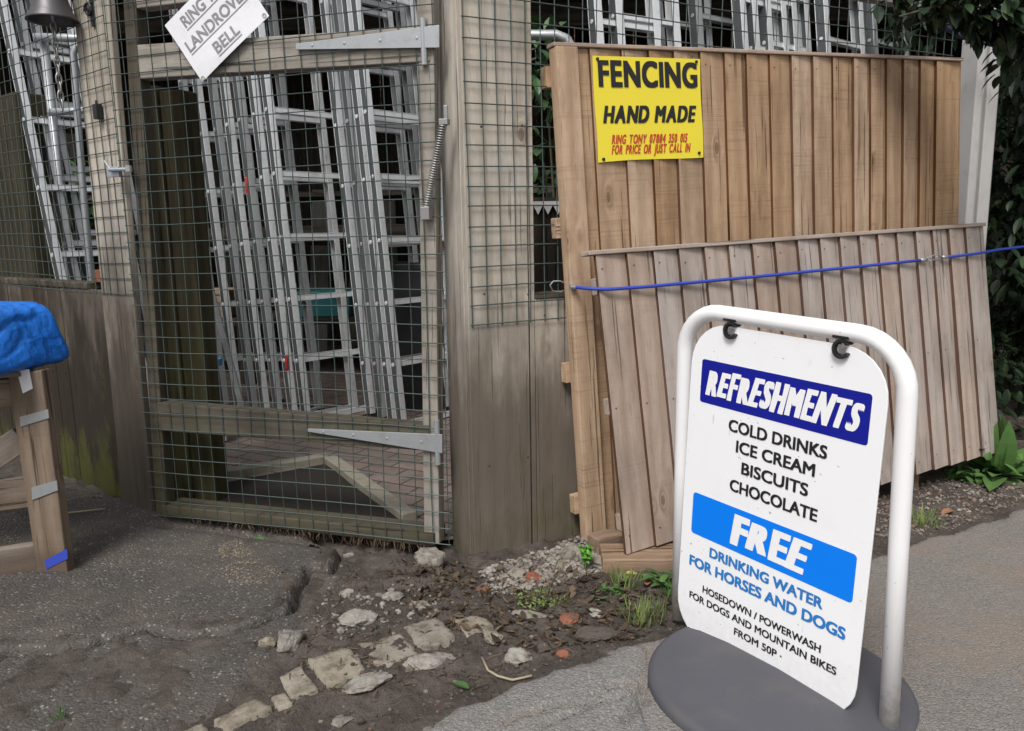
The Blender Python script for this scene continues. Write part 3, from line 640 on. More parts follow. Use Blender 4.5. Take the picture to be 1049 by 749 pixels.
def heavy(m, body, u0, u1, v0, h, w, bold, shear=0.0, gap=.07, jit=0.0, seed=1, thin=.45):
    """heavy capitals laid out letter by letter so the thick strokes keep clear gaps; jit makes them look brushed by hand"""
    rr = random.Random(seed); G_ = []; vh, _ = glyphs('H'); cl = vh[:, 1].min(); ch = vh[:, 1].max(); b_ = bold * h; by_ = b_ * thin; g_ = gap * h; tot = 0; fixed = 0
    for c in body:
        if c == ' ': G_.append(None); fixed += .38 * h; continue
        v, f = glyphs(c); v = v.copy(); wd = v[:, 0].max() - v[:, 0].min(); v[:, 0] -= v[:, 0].min(); v[:, 1] = (v[:, 1] - cl) / (ch - cl); G_.append((v, f, wd)); tot += wd; fixed += 2 * b_ + g_
    k = (u1 - u0 - fixed - shear * h + g_) / tot; x = u0; step = 0
    for i, it in enumerate(G_):
        if it is None: x += .38 * h; continue
        v, f, wd = it; hs = 1 + rr.uniform(-jit, jit * .3); y0 = rr.uniform(0, 1) * h * max(0, 1 - hs); a = rr.uniform(-jit, jit) * .6; sw = rr.uniform(.7, 1.3)
        yy = by_ + v[:, 1] * (h * hs - 2 * by_) + y0; xx = x + b_ + v[:, 0] * k + shear * yy + a * (yy - h / 2) + jit * .12 * h * np.sin(yy / h * 5 + i)
        for q_, (dx, dy) in enumerate(smear(b_, by_ * sw)): m.add([(p + dx, -w - q_ * 3e-5, r_ + dy) for p, r_ in zip(xx, v0 + yy)], f)
        x += wd * k + 2 * b_ + g_
# yellow board on the tall panel
ys = thing('sign', 'square yellow fencing sign with black and red lettering nailed to the tall panel', 'sign', BP.mat())
W0 = .021
y0u, y1u, y0v, y1v = .157, .643, 1.435, 1.803
m = MB(); K = 10; vs = []; fs = []
for j in range(K + 1):
    for i in range(K + 1):
        a, c = i / K, j / K; vs.append((y0u + (y1u - y0u) * a + .002 * math.sin(c * 7), -(W0 + .0005 * math.sin(a * 9) * math.sin(c * 5 + 1)), y0v + (y1v - y0v) * c + .006 * (a - .5) * (1 - c) * 1.2 + .003 * math.sin(a * 5) * (1 - c)))
n_ = len(vs)
fs = [(j * (K + 1) + i, j * (K + 1) + i + 1, (j + 1) * (K + 1) + i + 1, (j + 1) * (K + 1) + i) for j in range(K) for i in range(K)]
m.add(vs, fs); o = m.build('board', M['yellow'], ys); sm = o.modifiers.new('thick', 'SOLIDIFY'); sm.thickness = .002; sm.offset = 1 if False else -1
YW = y1u - y0u; YH = y1v - y0v
for txt, a_, c_, b_, h_, bd, sh, mt in (('FENCING', .04, .965, .29, .252, .055, 0, 'ink'), ('HAND MADE', .06, .945, .635, .168, .06, .2, 'ink'),
                                       ('RING TONY 07884 350 015', .125, .85, .835, .088, .035, .2, 'red_ink'), ('FOR PRICE OR JUST CALL IN', .12, .875, .935, .088, .035, .2, 'red_ink')):
    m = MB(); heavy(m, txt, y0u + a_ * YW, y0u + c_ * YW, y1v - b_ * YH, h_ * YH, W0 + .0018, bd, sh, thin=.6); m.build('lettering', M[mt], ys)
m = MB()
for a, c in ((.04, .97), (.96, .97), (.045, .02), (.955, .05)): m.tube([(y0u + a * YW, -W0, y0v + c * YH), (y0u + a * YW, -W0 - .005, y0v + c * YH)], .006, 8)
m.build('nail_heads', M['black'], ys)
# notice on the gate's top rail
c_b = GF.uv(207, 84, .025); c_r = GF.uv(275, 16, .025); c_l = GF.uv(170, 25, .025)
ax = np.array([c_r[0] - c_b[0], c_r[1] - c_b[1]]); ay = np.array([c_l[0] - c_b[0], c_l[1] - c_b[1]]); pw = np.linalg.norm(ax); phh = np.linalg.norm(ay); ax /= pw
ayn = np.array([-ax[1], ax[0]]); 
nm = GF.mat() @ Matrix(((ax[0], 0, ayn[0], c_b[0]), (0, 1, 0, -.022), (ax[1], 0, ayn[1], c_b[1]), (0, 0, 0, 1)))
nt = thing('notice', 'white laminated paper notice tied askew to the gate top rail', 'notice', nm)
K = 24
bend = lambda a, c: .0022 * math.sin(a * 4 + c * 2) + .0012 * math.sin(c * 7 + 3 * a) + .010 * max(0, a + c - 1.6) ** 2
m = MB(); m.add([(pw * i / K, -bend(i / K, j / K), phh * j / K) for j in range(K + 1) for i in range(K + 1)], [(j * (K + 1) + i, j * (K + 1) + i + 1, (j + 1) * (K + 1) + i + 1, (j + 1) * (K + 1) + i) for j in range(K) for i in range(K)])
o = m.build('sheet', M['paper'], nt); sm = o.modifiers.new('thick', 'SOLIDIFY'); sm.thickness = .001
for txt, a0_, a1_, b0_ in (('RING THE', .18, .80, .74), ('LANDROVER', .07, 1.0 - .03, .43), ('BELL', .32, .66, .12)):
    m = MB(); letter(m, txt, pw * a0_, pw * a1_, phh * b0_, phh * .17, 0, .04)
    K = 12
    for i in range(K):
        xa = pw * (a0_ + (a1_ - a0_) * i / K); xb = pw * (a0_ + (a1_ - a0_) * (i + 1) / K); zz = phh * (b0_ - .045)
        m.add([(xa, 0, zz), (xb, 0, zz), (xb, 0, zz + .004), (xa, 0, zz + .004)], [(0, 1, 2, 3)])
    m.v = [(x, y - bend(x / pw, z / phh) - .0022, z) for x, y, z in m.v]
    m.build('lettering', M['grey_ink'], nt)
m = MB()
for a, c in ((.03, .03), (.96, .05)): m.lathe([(.009, -.001), (.009, .001), (.004, .001), (.004, -.001), (.009, -.001)], (0, 0, 0), 12); n = 60; m.v[-n:] = [(x + a * pw, -bend(a, c) - .002 - z, y + c * phh) for x, y, z in m.v[-n:]]
m.build('eyelet', M['galv'], nt)

# ------------------------------------------------------------------ pavement sign
ab = thing('pavement_sign', 'white swinging pavement sign for refreshments with tubular frame on a grey base', 'pavement sign', Matrix.Translation(Vector(EYEP + (AB.O - EYEP) * ABS)) @ AB.mat().to_3x3().to_4x4() @ Matrix.Scale(ABS, 4))
def rrect(u0, u1, v0, v1, r, n=7):
    p = []
    for cx, cy, a in ((u1 - r, v1 - r, 0), (u0 + r, v1 - r, 90), (u0 + r, v0 + r, 180), (u1 - r, v0 + r, 270)):
        for k in range(n + 1): t = R(a + 90 * k / n); p.append((cx + r * math.cos(t), cy + r * math.sin(t)))
    return p
PU0, PU1, PV0, PV1 = -.012, .578, -.045, .908
m = MB(); m.prism(rrect(PU0, PU1, PV0, PV1, .118), .0, .005); pan = m.build('panel', M['white_panel'], ab, .001)
m = MB(); m.prism(rrect(.028, .541, .681, .805, .008, 3), .0052, .0058); m.build('navy_band', M['navy'], pan)
m = MB(); m.prism(rrect(.026, .545, .283, .409, .010, 3), .0052, .0058); m.build('blue_band', M['sky_blue'], pan)
def line(txt, pa, pb, h, mt, bold=.04):
    a = AB.uv(*pa); c = AB.uv(*pb); m = MB(); letter(m, txt, a[0], c[0], (a[1] + c[1]) / 2, h, .0062, bold); m.build('lettering', M[mt], pan)
for txt, pa, pb in (('COLD DRINKS', (747.5, 441.5), (848.5, 469.5)), ('ICE CREAM', (755, 463.5), (836, 487.7)), ('BISCUITS', (760.5, 486), (829, 507.5)), ('CHOCOLATE', (748.5, 503.5), (838.5, 532.5))): line(txt, pa, pb, .0335, 'ink', .05)
for txt, pa, pb in (('HOSEDOWN / POWERWASH', (721, 606), (842, 668.5)), ('FOR DOGS AND MOUNTAIN BIKES', (707.5, 611.5), (858, 691)), ('FROM 50P \u00b7', (753, 650.5), (802, 674.5))): line(txt, pa, pb, .0215, 'ink', .045)
line('DRINKING WATER', (728, 570.5), (844, 623.5), .030, 'text_blue', .06); line('FOR HORSES AND DOGS', (707.5, 577), (867, 656), .032, 'text_blue', .06)
m = MB(); heavy(m, 'REFRESHMENTS', .046, .528, .704, .080, .0066, .062, .20, .035, .14, 4); m.build('lettering', M['white_ink'], pan)
m = MB(); heavy(m, 'FREE', AB.uv(748, 556)[0], AB.uv(831, 586)[0], .300, .094, .0066, .085, .20, .02, .12, 9); m.build('lettering', M['white_ink'], pan)
# tubular frame: upright, the panel hangs in front of it
FU0, FU1, FT, FRAD = -.054, .613, .939, .0228
rc = .125; path = []
wf = lambda v: -.055 + .052 * (v / FT)
path += [(FU0 - .004, -wf(-.05), -.05), (FU0 - .002, -wf(.45), .45), (FU0, -wf(FT - rc), FT - rc)]
for k in range(1, 9): t = R(180 - 90 * k / 8); path.append((FU0 + rc + rc * math.cos(t), -wf(FT - rc + rc * math.sin(t)), FT - rc + rc * math.sin(t)))
for k in range(0, 9): t = R(90 - 90 * k / 8); path.append((FU1 - rc + rc * math.cos(t), -wf(FT - rc + rc * math.sin(t)), FT - rc + rc * math.sin(t)))
path += [(FU1 + .010, -wf(.45), .45), (FU1 + .024, -wf(-.06), -.06)]
m = MB(); m.tube(path, FRAD, 14); m.build('frame', M['white_paint'], ab, smooth_=True)
# hooks: open clips under the top tube that carry the panel
for x in (.125, .455):
    m = MB(); cz = FT - .040; ang = [R(a) for a in range(35, 336, 15)]
    P_ = [(x + .023 * math.cos(a), cz + .024 * math.sin(a)) for a in ang] + [(x + .0145 * math.cos(a), cz + .0155 * math.sin(a)) for a in ang[::-1]]
    for k in range(len(ang) - 1):
        q4 = [P_[k], P_[k + 1], P_[len(P_) - 2 - k], P_[len(P_) - 1 - k]]; n0 = len(m.v); m.prism(q4, -.010, .018)
    m.box(x - .024, x + .020, -.018, .010, cz + .0245, cz + .033)
    m.build('hook', M['black'], ab, .002)
    k = MB(); k.box(x - .008, x + .010, -.012, -.0052, PV1 - .022, PV1 - .004); k.build('hook_bolt', M['spring'], ab, .002)
# weighted rubber base
m = MB(); n = 56; bw, bl_ = .35, .338; uc = .358; prof = [(1.0, -.072), (1.0, -.034), (.99, -.026), (.965, -.019), (.94, -.017), (.925, -.0175), (.80, -.008), (.5, .004), (0.02, .010)]
for s_, z in prof:
    for k in range(n):
        t = 2 * math.pi * k / n; cu_, su_ = math.cos(t), math.sin(t); e = .97
        m.v.append((uc + bl_ * s_ * math.copysign(abs(cu_) ** e, cu_), .0 + bw * s_ * math.copysign(abs(su_) ** e, su_), z)); m.gc.append((0, 0, 0)); m.rn.append(.5)
m.f = [(i * n + k, i * n + (k + 1) % n, (i + 1) * n + (k + 1) % n, (i + 1) * n + k) for i in range(len(prof) - 1) for k in range(n)] + [tuple(range(n)), tuple((len(prof) - 1) * n + k for k in range(n))]; m.m = [0] * len(m.f)
m.build('base', M['rubber'], ab, smooth_=True)

# ------------------------------------------------------------------ bungee cords
def hookpts(c, dx, r=.018): # an open wire hook
    return [(c[0] + dx * x, c[1], c[2] + z) for x, z in ((.0, .0), (-.02, .012), (-.05, .016), (-.066, .004), (-.06, -.010), (-.03, -.013), (-.008, -.012))]
def onSP(x, y, w): a = SP.uv(x, y, w); return SP.pt(a[0], a[1], w)
def onRF(x, y, w): a = RF.uv(x, y, w); return RF.pt(a[0], a[1], w)
def onBP(x, y, w): a = BP.uv(x, y, w); return BP.pt(a[0], a[1], w)
c1 = [onRF(580, 293.5, .03), onBP(590, 294.5, .046), onSP(603, 295.6, .012), onSP(622, 296.5, .034), onSP(660, 294, .032), onSP(720, 288.5, .030), onSP(790, 282, .030), onSP(860, 275, .030), onSP(920, 269, .030), onSP(945, 266.5, .030)]
bc = thing('bungee_cord', 'long blue elastic cord stretched across the low panel and hooked to the mesh', 'cord')
m = MB(); m.tube(c1, .0062, 8); m.build('cord', M['bungee'], bc, smooth_=True)
hp = [onRF(x, y, .02 + .012 * (i % 2)) for i, (x, y) in enumerate([(586, 294), (574, 288), (567, 288), (563.5, 292), (566, 298), (574, 299), (580, 297)])]
m = MB(); m.tube(hp, .0024, 6); m.build('hook', M['galv'], bc, smooth_=True)
m = MB(); m.tube([onBP(584, 294, .042), onBP(589, 294.5, .046)], .0085, 8); m.build('ferrule', M['galv'], bc)
hp = [onSP(x, y, .03) for x, y in [(946, 266.4), (951, 263), (956, 262), (960, 263.5), (958, 266.5), (953, 267.5)]]
m = MB(); m.tube(hp, .0022, 6); m.tube([onSP(943, 266.6, .03), onSP(949, 266, .03)], .008, 8); m.build('hook', M['galv'], bc, smooth_=True)
b2 = thing('bungee_cord', 'short blue elastic cord running from the hook join into the laurel', 'cord')
e2 = onSP(1003, 259.5, .03)
m = MB(); m.tube([onSP(967, 263.5, .03), onSP(985, 261.8, .03), e2, e2 + np.array([.12, .06, .012]), e2 + np.array([.45, .22, .03])], .0062, 8); m.build('cord', M['bungee'], b2, smooth_=True)
hp = [onSP(x, y, .034) for x, y in [(966, 263.7), (961, 261), (956, 261.5), (952.5, 264), (955, 266.3), (962, 266)]]
m = MB(); m.tube(hp, .0022, 6); m.tube([onSP(965, 263.6, .03), onSP(970, 263.2, .03)], .008, 8); m.build('hook', M['galv'], b2, smooth_=True)

# ------------------------------------------------------------------ blocks under the panel
def placed_box(name, label, cat, cx, cy, z0, L, Wd, Hh, yaw, mat, bev=.004):
    m = MB(); m.box(-L / 2, L / 2, -Wd / 2, Wd / 2, 0, Hh, along='x', seg=3, wob=.001); o = m.build(name, mat, None, bev); o.location = (cx, cy, z0); o.rotation_euler = (0, 0, yaw); return tag(o, label, cat)
pb = G(672, 585); 
placed_box('timber_block', 'sawn timber block under the near end of the low panel', 'block', .46, 2.70, -.012, .30, .15, .062, R(-2), M['block'])
pb2 = G(626, 555)
placed_box('timber_block', 'short dark offcut wedged behind the near corner of the low panel', 'block', .345, 2.845, -.01, .12, .08, .07, R(26), M['block'])
pb3 = G(938, 505)
placed_box('timber_block', 'small wooden offcut propping the far half of the low panel', 'block', pb3[0] - .02, pb3[1] + .08, -.01, .06, .12, .10, R(26), M['block'])

# ------------------------------------------------------------------ concrete post
cp = onRF(1003, 400, 0)
cpt = thing('concrete_post', 'pale slotted concrete fence post at the far end of the tall panel', 'post', Matrix.Translation(Vector((cp[0] - .065, cp[1] + .0, 0))) @ Matrix.Rotation(R(8), 4, 'Z'))
prof = [(-.085, 0), (-.045, 0), (-.045, .03), (-.022, .03), (-.022, 0), (.04, 0), (.078, .045), (.078, .13), (-.085, .13)]
n = len(prof); m = MB(); m.add([(x, y, z) for z in (-.1, 2.3) for x, y in prof], [tuple(range(n)), tuple(range(n, 2 * n))] + [(i, (i + 1) % n, n + (i + 1) % n, n + i) for i in range(n)])
m.build('shaft', M['concrete'], cpt, .006)

# ------------------------------------------------------------------ timber stand and tarpaulin bundle
c0 = G(50, 588); ya = G(38, 577) ; yb = G(0, 600); rail_dir = (yb - ya) / np.linalg.norm(yb - ya)
ST_ = Fr(c0, math.atan2(-rail_dir[1] * -1, rail_dir[0]) if False else R(-12))
st = thing('timber_stand', 'heavy rough timber trestle stand with metal straps under the blue tarpaulin', 'stand', ST_.mat())
sv = lambda x, y, w=0: ST_.uv(x, y, w)
tl, tr, br_, bl2 = sv(8, 386), sv(42, 379), sv(68, 576), sv(38, 588)
bz = min(br_[1], bl2[1])
m = MB(); m.plank([tl, tr, (br_[0], -.01), (bl2[0], -.01)], -.04, 0, seg=5, wob=.001); lg = m.build('leg', M['crate'], st, .004)
for pp in (((21, 427), (50, 419), (51, 428), (22, 437)), ((33, 499), (59, 492), (60, 502), (34, 512))):
    k = MB(); k.prism([sv(*p) for p in pp][::-1], .001, .004); k.build('strap', M['galv'], lg)
k = MB(); k.prism([sv(*p) for p in ((18, 380), (30, 378), (34, 398), (24, 403))][::-1], .001, .003); k.build('label_tag', M['white_panel'], lg)
k = MB(); k.prism([sv(*p) for p in ((46, 574), (69, 562), (70, 572), (48, 583))][::-1], .001, .0025); k.build('paint_mark', M['bungee'], lg)
# the rest of the stand: rails running towards the road and a brace, far legs
zt = tl[1]; ux = (tl[0] + bl2[0]) / 2
def strut(name, a, c, w_, h_, mat=None):
    m = MB(); m.bar(a, c, w_, h_, seg=3); m.build(name, mat or M['crate'], st, .004)
D = np.array([-.80, -.60, 0]); D /= np.linalg.norm(D)
def ondir(x, y, d, back): # point on the rail line hit by a pixel is awkward; simple offsets instead
    return None
for z_, h_ in ((.055, .10), (.30, .11), (zt - .06, .10)):
    a = np.array([bl2[0] + (tl[0] - bl2[0]) * z_ / zt + .02, .05, z_]); strut('rail', a, a + np.array([-.62, -.42, .0]), .045, h_)
strut('brace', (tl[0] + .0, .03, .50), (tl[0] - .42, -.25, .18), .04, .09)
m = MB(); m.box(-.72, -.62, -.40, -.31, -.01, zt); m.build('leg', M['crate'], st, .004)
for k in range(5):
    a = np.array([-.06 - .13 * k, -.02 - .085 * k, zt + .001]); m = MB(); m.bar(a + np.array([0.03, .0, .01]), a + np.array([-.22, .30, .01]), .12, .018); m.build('deck_board', M['crate'], st, .003)
# tarp: soft wrapped bundle
t0 = sv(62, 345, .0); tb = np.array([-.27, .0, zt + .028])
bm = bmesh.new(); bmesh.ops.create_cube(bm, size=1.0); bmesh.ops.subdivide_edges(bm, edges=bm.edges[:], cuts=40, use_grid_fill=True)
Tc = Vector((sv(62, 345)[0] - .70, .02, zt + .135)); Hx, Hy, Hz = .56, .20, .118
for v in bm.verts:
    c = v.co * 2; e = 9.0; nrm = (abs(c.x) ** (e * 2) + abs(c.y) ** e + abs(c.z) ** e) ** (1 / e); nrm = max(nrm, 1e-6) / max(abs(c.x), abs(c.y), abs(c.z)); c = c / nrm
    p = Vector((c.x * Hx, c.y * Hy, c.z * Hz))
    f_ = 1 - .12 * max(0, p.x / Hx) * (p.z / Hz); p.y *= f_
    q2 = Vector((p.x * 7 + p.z * 6, p.y * 7, p.z * 5)); q3 = Vector((p.x * 3 + p.z * 5, p.y * 4, p.z * 3 - p.x * 2)); nn = mnoise.noise(p * 2.5) * .012 - .009 * (1 - abs(mnoise.noise(q3))) ** 12 - .005 * (1 - abs(mnoise.noise(q3 * 2.1 + Vector((3, 1, 7))))) ** 12 - .003 * (1 - abs(mnoise.noise(q2 * 2.0))) ** 10
    p += p.normalized() * nn; p.z = max(p.z, -Hz * .98); p.x += .03 * p.z / Hz * -1
    v.co = p + Tc
me = bpy.data.meshes.new('tarpaulin'); bm.to_mesh(me); bm.free(); me.materials.append(M['tarp']); me.polygons.foreach_set('use_smooth', [True] * len(me.polygons))
o = bpy.data.objects.new('tarpaulin', me); COL.objects.link(o); o.matrix_world = ST_.mat(); tag(o, 'bright blue tarpaulin bundle lying on the timber stand', 'tarpaulin')

# ------------------------------------------------------------------ bell
bpos = U(54, 21, .12)
be = thing('bell', 'dark grey iron hand bell with hanging pull chain on the left fence post', 'bell', LF.mat())
m = MB(); Rb = .098; z0 = bpos[1]
m.lathe([(Rb * .9, .0), (Rb, -.004), (Rb * .97, .006), (Rb * .80, .03), (Rb * .66, .075), (Rb * .55, .12), (Rb * .38, .145), (0.004, .155)], (bpos[0], -.12, z0), 32); m.lathe([(Rb * .88, .001), (Rb * .62, .07), (Rb * .5, .115), (.004, .13)], (bpos[0], -.12, z0), 32); m.build('bell_body', M['bell'], be, smooth_=True)
pu = U(96, 14, .03)
m = MB(); m.tube([(bpos[0], -.12, z0 + .15), (bpos[0], -.12, z0 + .185), (bpos[0] + .05, -.11, z0 + .19), (pu[0] - .03, -.05, z0 + .19), (pu[0], -.03, z0 + .19)], .010, 8)
sc = [(pu[0] - .012 - .030 * (1 - k / 22) * math.cos(k * .55), -.045, pu[1] + .012 + .030 * (1 - k / 22) * math.sin(k * .55)) for k in range(22)]
m.tube(sc, .006, 6); m.box(pu[0] - .008, pu[0] + .012, -.04, -.03, pu[1] - .05, z0 + .2); m.build('bracket', M['black'], be, smooth_=False)
m = MB(); zc = z0 - .005; x = bpos[0]; k = 0; zend = U(64, 116, .12)[1]; N_ = int((zc - zend) / .034); m.tube([(x, -.12, zc + .1), (x, -.12, zc)], .006, 6)
for i in range(N_):
    cz = zc - .017 - i * .034; cx_ = x + (U(64, 116, .12)[0] - x) * i / N_; P_ = []
    for a in range(12):
        t = a * math.pi / 6; s_, z = .0105 * math.cos(t), .024 * math.sin(t); P_.append((cx_ + (s_ if i % 2 else 0), -.12 + (0 if i % 2 else s_), cz + z))
    m.tube(P_, .0034, 6, closed=True)
m.build('chain', M['spring'], be, smooth_=True)

# ------------------------------------------------------------------ ladders
YL = 4.62
def ladder_at(base, yaw, tilt, label, width=.54, pitch=.378, first=.05, mat='alu', rail_w=.040, rail_d=.055, length=3.7):
    """a ladder whose left stile stands at base=(x, y); its rungs run along yaw and it leans back"""
    fr = Fr((base[0], base[1], 0.0), R(yaw), 0, R(-tilt)); root = thing('ladder', label, 'ladder', fr.mat(), 'aluminium ladders stored in the yard')
    for u, sg in ((0, 1), (width, -1)):
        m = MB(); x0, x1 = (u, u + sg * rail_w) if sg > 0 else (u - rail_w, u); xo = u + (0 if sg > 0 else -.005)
        m.box(xo, xo + .005, .0065, rail_d - .0065, .0, length, mi=1)     # web of the channel, painted darker for the shade on its side
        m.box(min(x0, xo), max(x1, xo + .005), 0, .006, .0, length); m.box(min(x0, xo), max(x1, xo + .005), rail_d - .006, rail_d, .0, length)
        st_ = m.build('stile', M[mat], root, .0015, mats=[M[mat], M['alu_web_shade']])
        f = MB(); f.box(x0 - .004, x1 + .004, -.004, rail_d + .004, -.012, .04); f.build('foot', M['black'], st_, .003)
        v = first
        k = MB()
    v = first if first > .02 else first + pitch
    while v < length - .05:
        m = MB(); m.box(.002, width - .002, .014, rail_d - .014, v - .015, v + .015, along='x'); m.box(.004, width - .004, .012, rail_d - .012, v + .0155, v + .0185, along='x')
        m.tube([(-.004, rail_d / 2, v), (.008, rail_d / 2, v)], .013, 10); m.build('rung', M[mat], root, .002); v += pitch
    return root
def base_of(px, py, Y, tilt, yaw):
    """foot of a stile seen at pixel (px,py) when the stile leans by tilt and its foot is at depth Y"""
    p = on_y(px, py, Y); N_ = np.array([math.sin(R(yaw)), -math.cos(R(yaw))]); t = p[2] * math.tan(R(tilt)); return (p[0] + N_[0] * t, p[1] + N_[1] * t)
def on_y(x, y, Y): v = ray(x, y); return EYEP + v * (Y / v[1])
YA = 47; TI = 6.0
words = ['front', 'second', 'third', 'fourth', 'fifth', 'sixth', 'seventh']
for k, (px, mt) in enumerate([(411, 'alu'), (402, 'alu'), (392, 'alu_dull'), (380, 'alu')]):
    ladder_at(base_of(px, 425, 4.72 + .10 * k, TI, YA), YA, TI, words[k] + ' ladder of the right-hand stack by the gate hinges', mat=mt, first=.03 - .012 * k)
for k, (px, mt) in enumerate([(313, 'alu'), (300, 'alu'), (285, 'alu_dull'), (272, 'alu'), (260, 'alu_dull'), (245, 'alu'), (231, 'alu_dull')]):
    ladder_at(base_of(px, 425, 4.76 + .105 * k, TI, YA), YA, TI, words[k] + ' ladder of the stack nearest the mossy post, counted back from its white rungs', mat=mt, first=.06 - .014 * k, width=.54 if k == 0 else .50 if k == 1 else .345)
# left yard section
for k, (px, mt, lab) in enumerate([(60, 'alu', 'slanting ladder behind the left fence nearest the dark post'), (75, 'alu_dull', 'slanting ladder behind the bell chain'), (89, 'alu_dull', 'slanting ladder between the bell chain and the bent tube rail')]):
    ladder_at(base_of(px, 278, 4.45 + .1 * k, 11, 56), 56, 11, lab, mat=mt, first=.06 * k, width=.40, rail_w=.036, length=3.4)
# above the tall panel
for i, (px, Y, lab, mt, yw) in enumerate([(612, 4.9, 'ladder above the yellow sign, leftmost over the tall panel', 'alu', 30), (634, 4.98, 'ladder second from the left over the tall panel', 'alu', 30),
    (676, 5.3, 'dark ladder over the tall panel right of the yellow sign', 'alu_dull', 34), (716, 5.4, 'ladder over the middle left of the tall panel', 'alu_dull', 34),
    (762, 5.2, 'wide ladder over the middle of the tall panel', 'alu', 38), (774, 5.28, 'ladder behind the wide one over the middle of the tall panel', 'alu', 38), (788, 5.36, 'third ladder of the three over the middle of the tall panel', 'alu', 38),
    (847, 5.5, 'ladder over the right third of the tall panel', 'alu', 38), (896, 5.8, 'rightmost ladder over the tall panel near the laurel', 'alu_dull', 38)]):
    ladder_at(base_of(px, 50, Y, 7, yw), yw, 7, lab, mat=mt, first=.05 + .05 * i, rail_w=.055, rail_d=.07, length=3.2, width=.5, pitch=.34)
# white hoop rail in the left yard
hp = thing('hoop_rail', 'pale grey bent tube rail behind the left fence post', 'rail')
m = MB(); P_ = [on_y(94, 300, 4.2), on_y(84, 180, 4.2), on_y(76, 70, 4.2), on_y(75, 55, 4.2), on_y(79, 47, 4.2), on_y(87, 44, 4.2), on_y(110, 43, 4.25)]; P_[0][2] = max(P_[0][2], .02)
P_.insert(0, np.array([P_[0][0] + .06, P_[0][1], .01])); m.tube(P_, .017, 10); m.build('tube', M['galv'], hp, smooth_=True)
m = MB(); m.tube([on_y(36, 38, 4.6), on_y(110, 40, 4.6)], .022, 10); m.tube([on_y(50, 115, 4.6), on_y(105, 112, 4.6)], .02, 8); m.tube([(on_y(95, 112, 4.6)[0], 4.6, 2.3), (on_y(95, 112, 4.6)[0], 4.6, 0)], .022, 8); m.tube([(on_y(40, 38, 4.6)[0], 4.64, 2.3), (on_y(40, 38, 4.6)[0], 4.64, 0)], .022, 8); o = m.build('scaffold_rail', M['galv'], None, smooth_=True); tag(o, 'grey scaffold tube rail carrying the ladders behind the left fence', 'rail')
# stepladder with blue tread caps
sl_ = thing('stepladder', 'aluminium stepladder with blue tread ends by the mossy gate post', 'stepladder')
Ys = 4.75; A1 = on_y(188, 205, Ys + .05); A2 = on_y(226, 425, Ys - .25); A2[2] = .01
off = np.array([-.22, .02, 0])
for o_ in (np.zeros(3), off):
    m = MB(); m.bar(A2 + o_, A1 + o_, .024, .05, up=(1, 0, 0)); m.build('stile', M['alu'], sl_, .002)
    m = MB(); b_ = A2 + o_ + np.array([-.01, .45, 0]); m.bar(b_, A1 + o_ + np.array([0, .06, 0]), .02, .035, up=(1, 0, 0)); m.build('rear_leg', M['alu_dull'], sl_, .002)
for t in (.06, .32, .58, .885):
    p_ = A2 + (A1 - A2) * t; m = MB(); m.bar(p_ + off, p_ + np.array([.015, 0, 0]), .11, .03, up=(0, 0, 1)); tr_ = m.build('tread', M['alu'], sl_, .002)
    k = MB(); k.bar(p_ + np.array([.015, 0, .004]), p_ + np.array([.055, 0, .004]), .115, .042, up=(0, 0, 1)); k.build('tread_cap', M['blue_plastic'], tr_, .003)
# red tapes and plastic bits on the ladders
for x, y, lab in ((253, 190, 'red plastic clip on the ladder stack near the gate rail'), (294, 372, 'red plastic clip low on the left-hand ladder stack')):
    p_ = on_y(x, y, YL); m = MB(); m.box(-.008, .008, -.01, .008, -.045, .045); m.box(-.004, .004, -.014, -.0105, -.035, .02); o = m.build('plastic_clip', M['red_plastic'], None, .004); o.location = p_; tag(o, lab, 'clip')

# ------------------------------------------------------------------ yard clutter and house
hs_ = thing('brick_house', 'dark red brick house wall with white window frames beyond the yard', 'house', Matrix.Translation((0, 9.2, 0)))
def wall_with(openings, x0, x1, z1):
    m = MB(); xs = sorted({x0, x1, *[a for o in openings for a in o[:2]]}); zs = sorted({0, z1, *[a for o in openings for a in o[2:]]})
    for xa, xb in zip(xs[:-1], xs[1:]):
        for za, zb in zip(zs[:-1], zs[1:]):
            if any(o[0] <= xa and xb <= o[1] and o[2] <= za and zb <= o[3] for o in openings): continue
            m.box(xa, xb, 0, .25, za, zb)
    return m
ops = [(-2.6, -1.6, .9, 2.1), (-.6, .4, .0, 2.05), (1.5, 2.7, .9, 2.2), (4.2, 5.4, .9, 2.2), (-5.2, -4, .9, 2.2)]
wall_with(ops, -8, 9, 5.2).build('wall', M['brick'], hs_)
for xa, xb, za, zb in ops:
    m = MB(); t = .06
    m.box(xa, xb, .05, .12, zb - t, zb); m.box(xa, xb, .05, .12, za, za + t); m.box(xa, xa + t, .05, .12, za + t, zb - t); m.box(xb - t, xb, .05, .12, za + t, zb - t); m.box((xa + xb) / 2 - t / 2, (xa + xb) / 2 + t / 2, .055, .115, za + t, zb - t)
    w_ = m.build('window' if za > .1 else 'door', M['white_paint'], hs_); g_ = MB(); g_.box(xa + t, xb - t, .08, .09, za + t, zb - t); g_.build('pane', M['glass'], w_)
m = MB(); m.hexa([(-8.3, -.4, 5.1), (9.3, -.4, 5.1), (9.3, -.4, 5.22), (-8.3, -.4, 5.22), (-8.3, 4, 7.6), (9.3, 4, 7.6), (9.3, 4, 7.72), (-8.3, 4, 7.72)]); m.build('roof', M['dark_timber'], hs_)
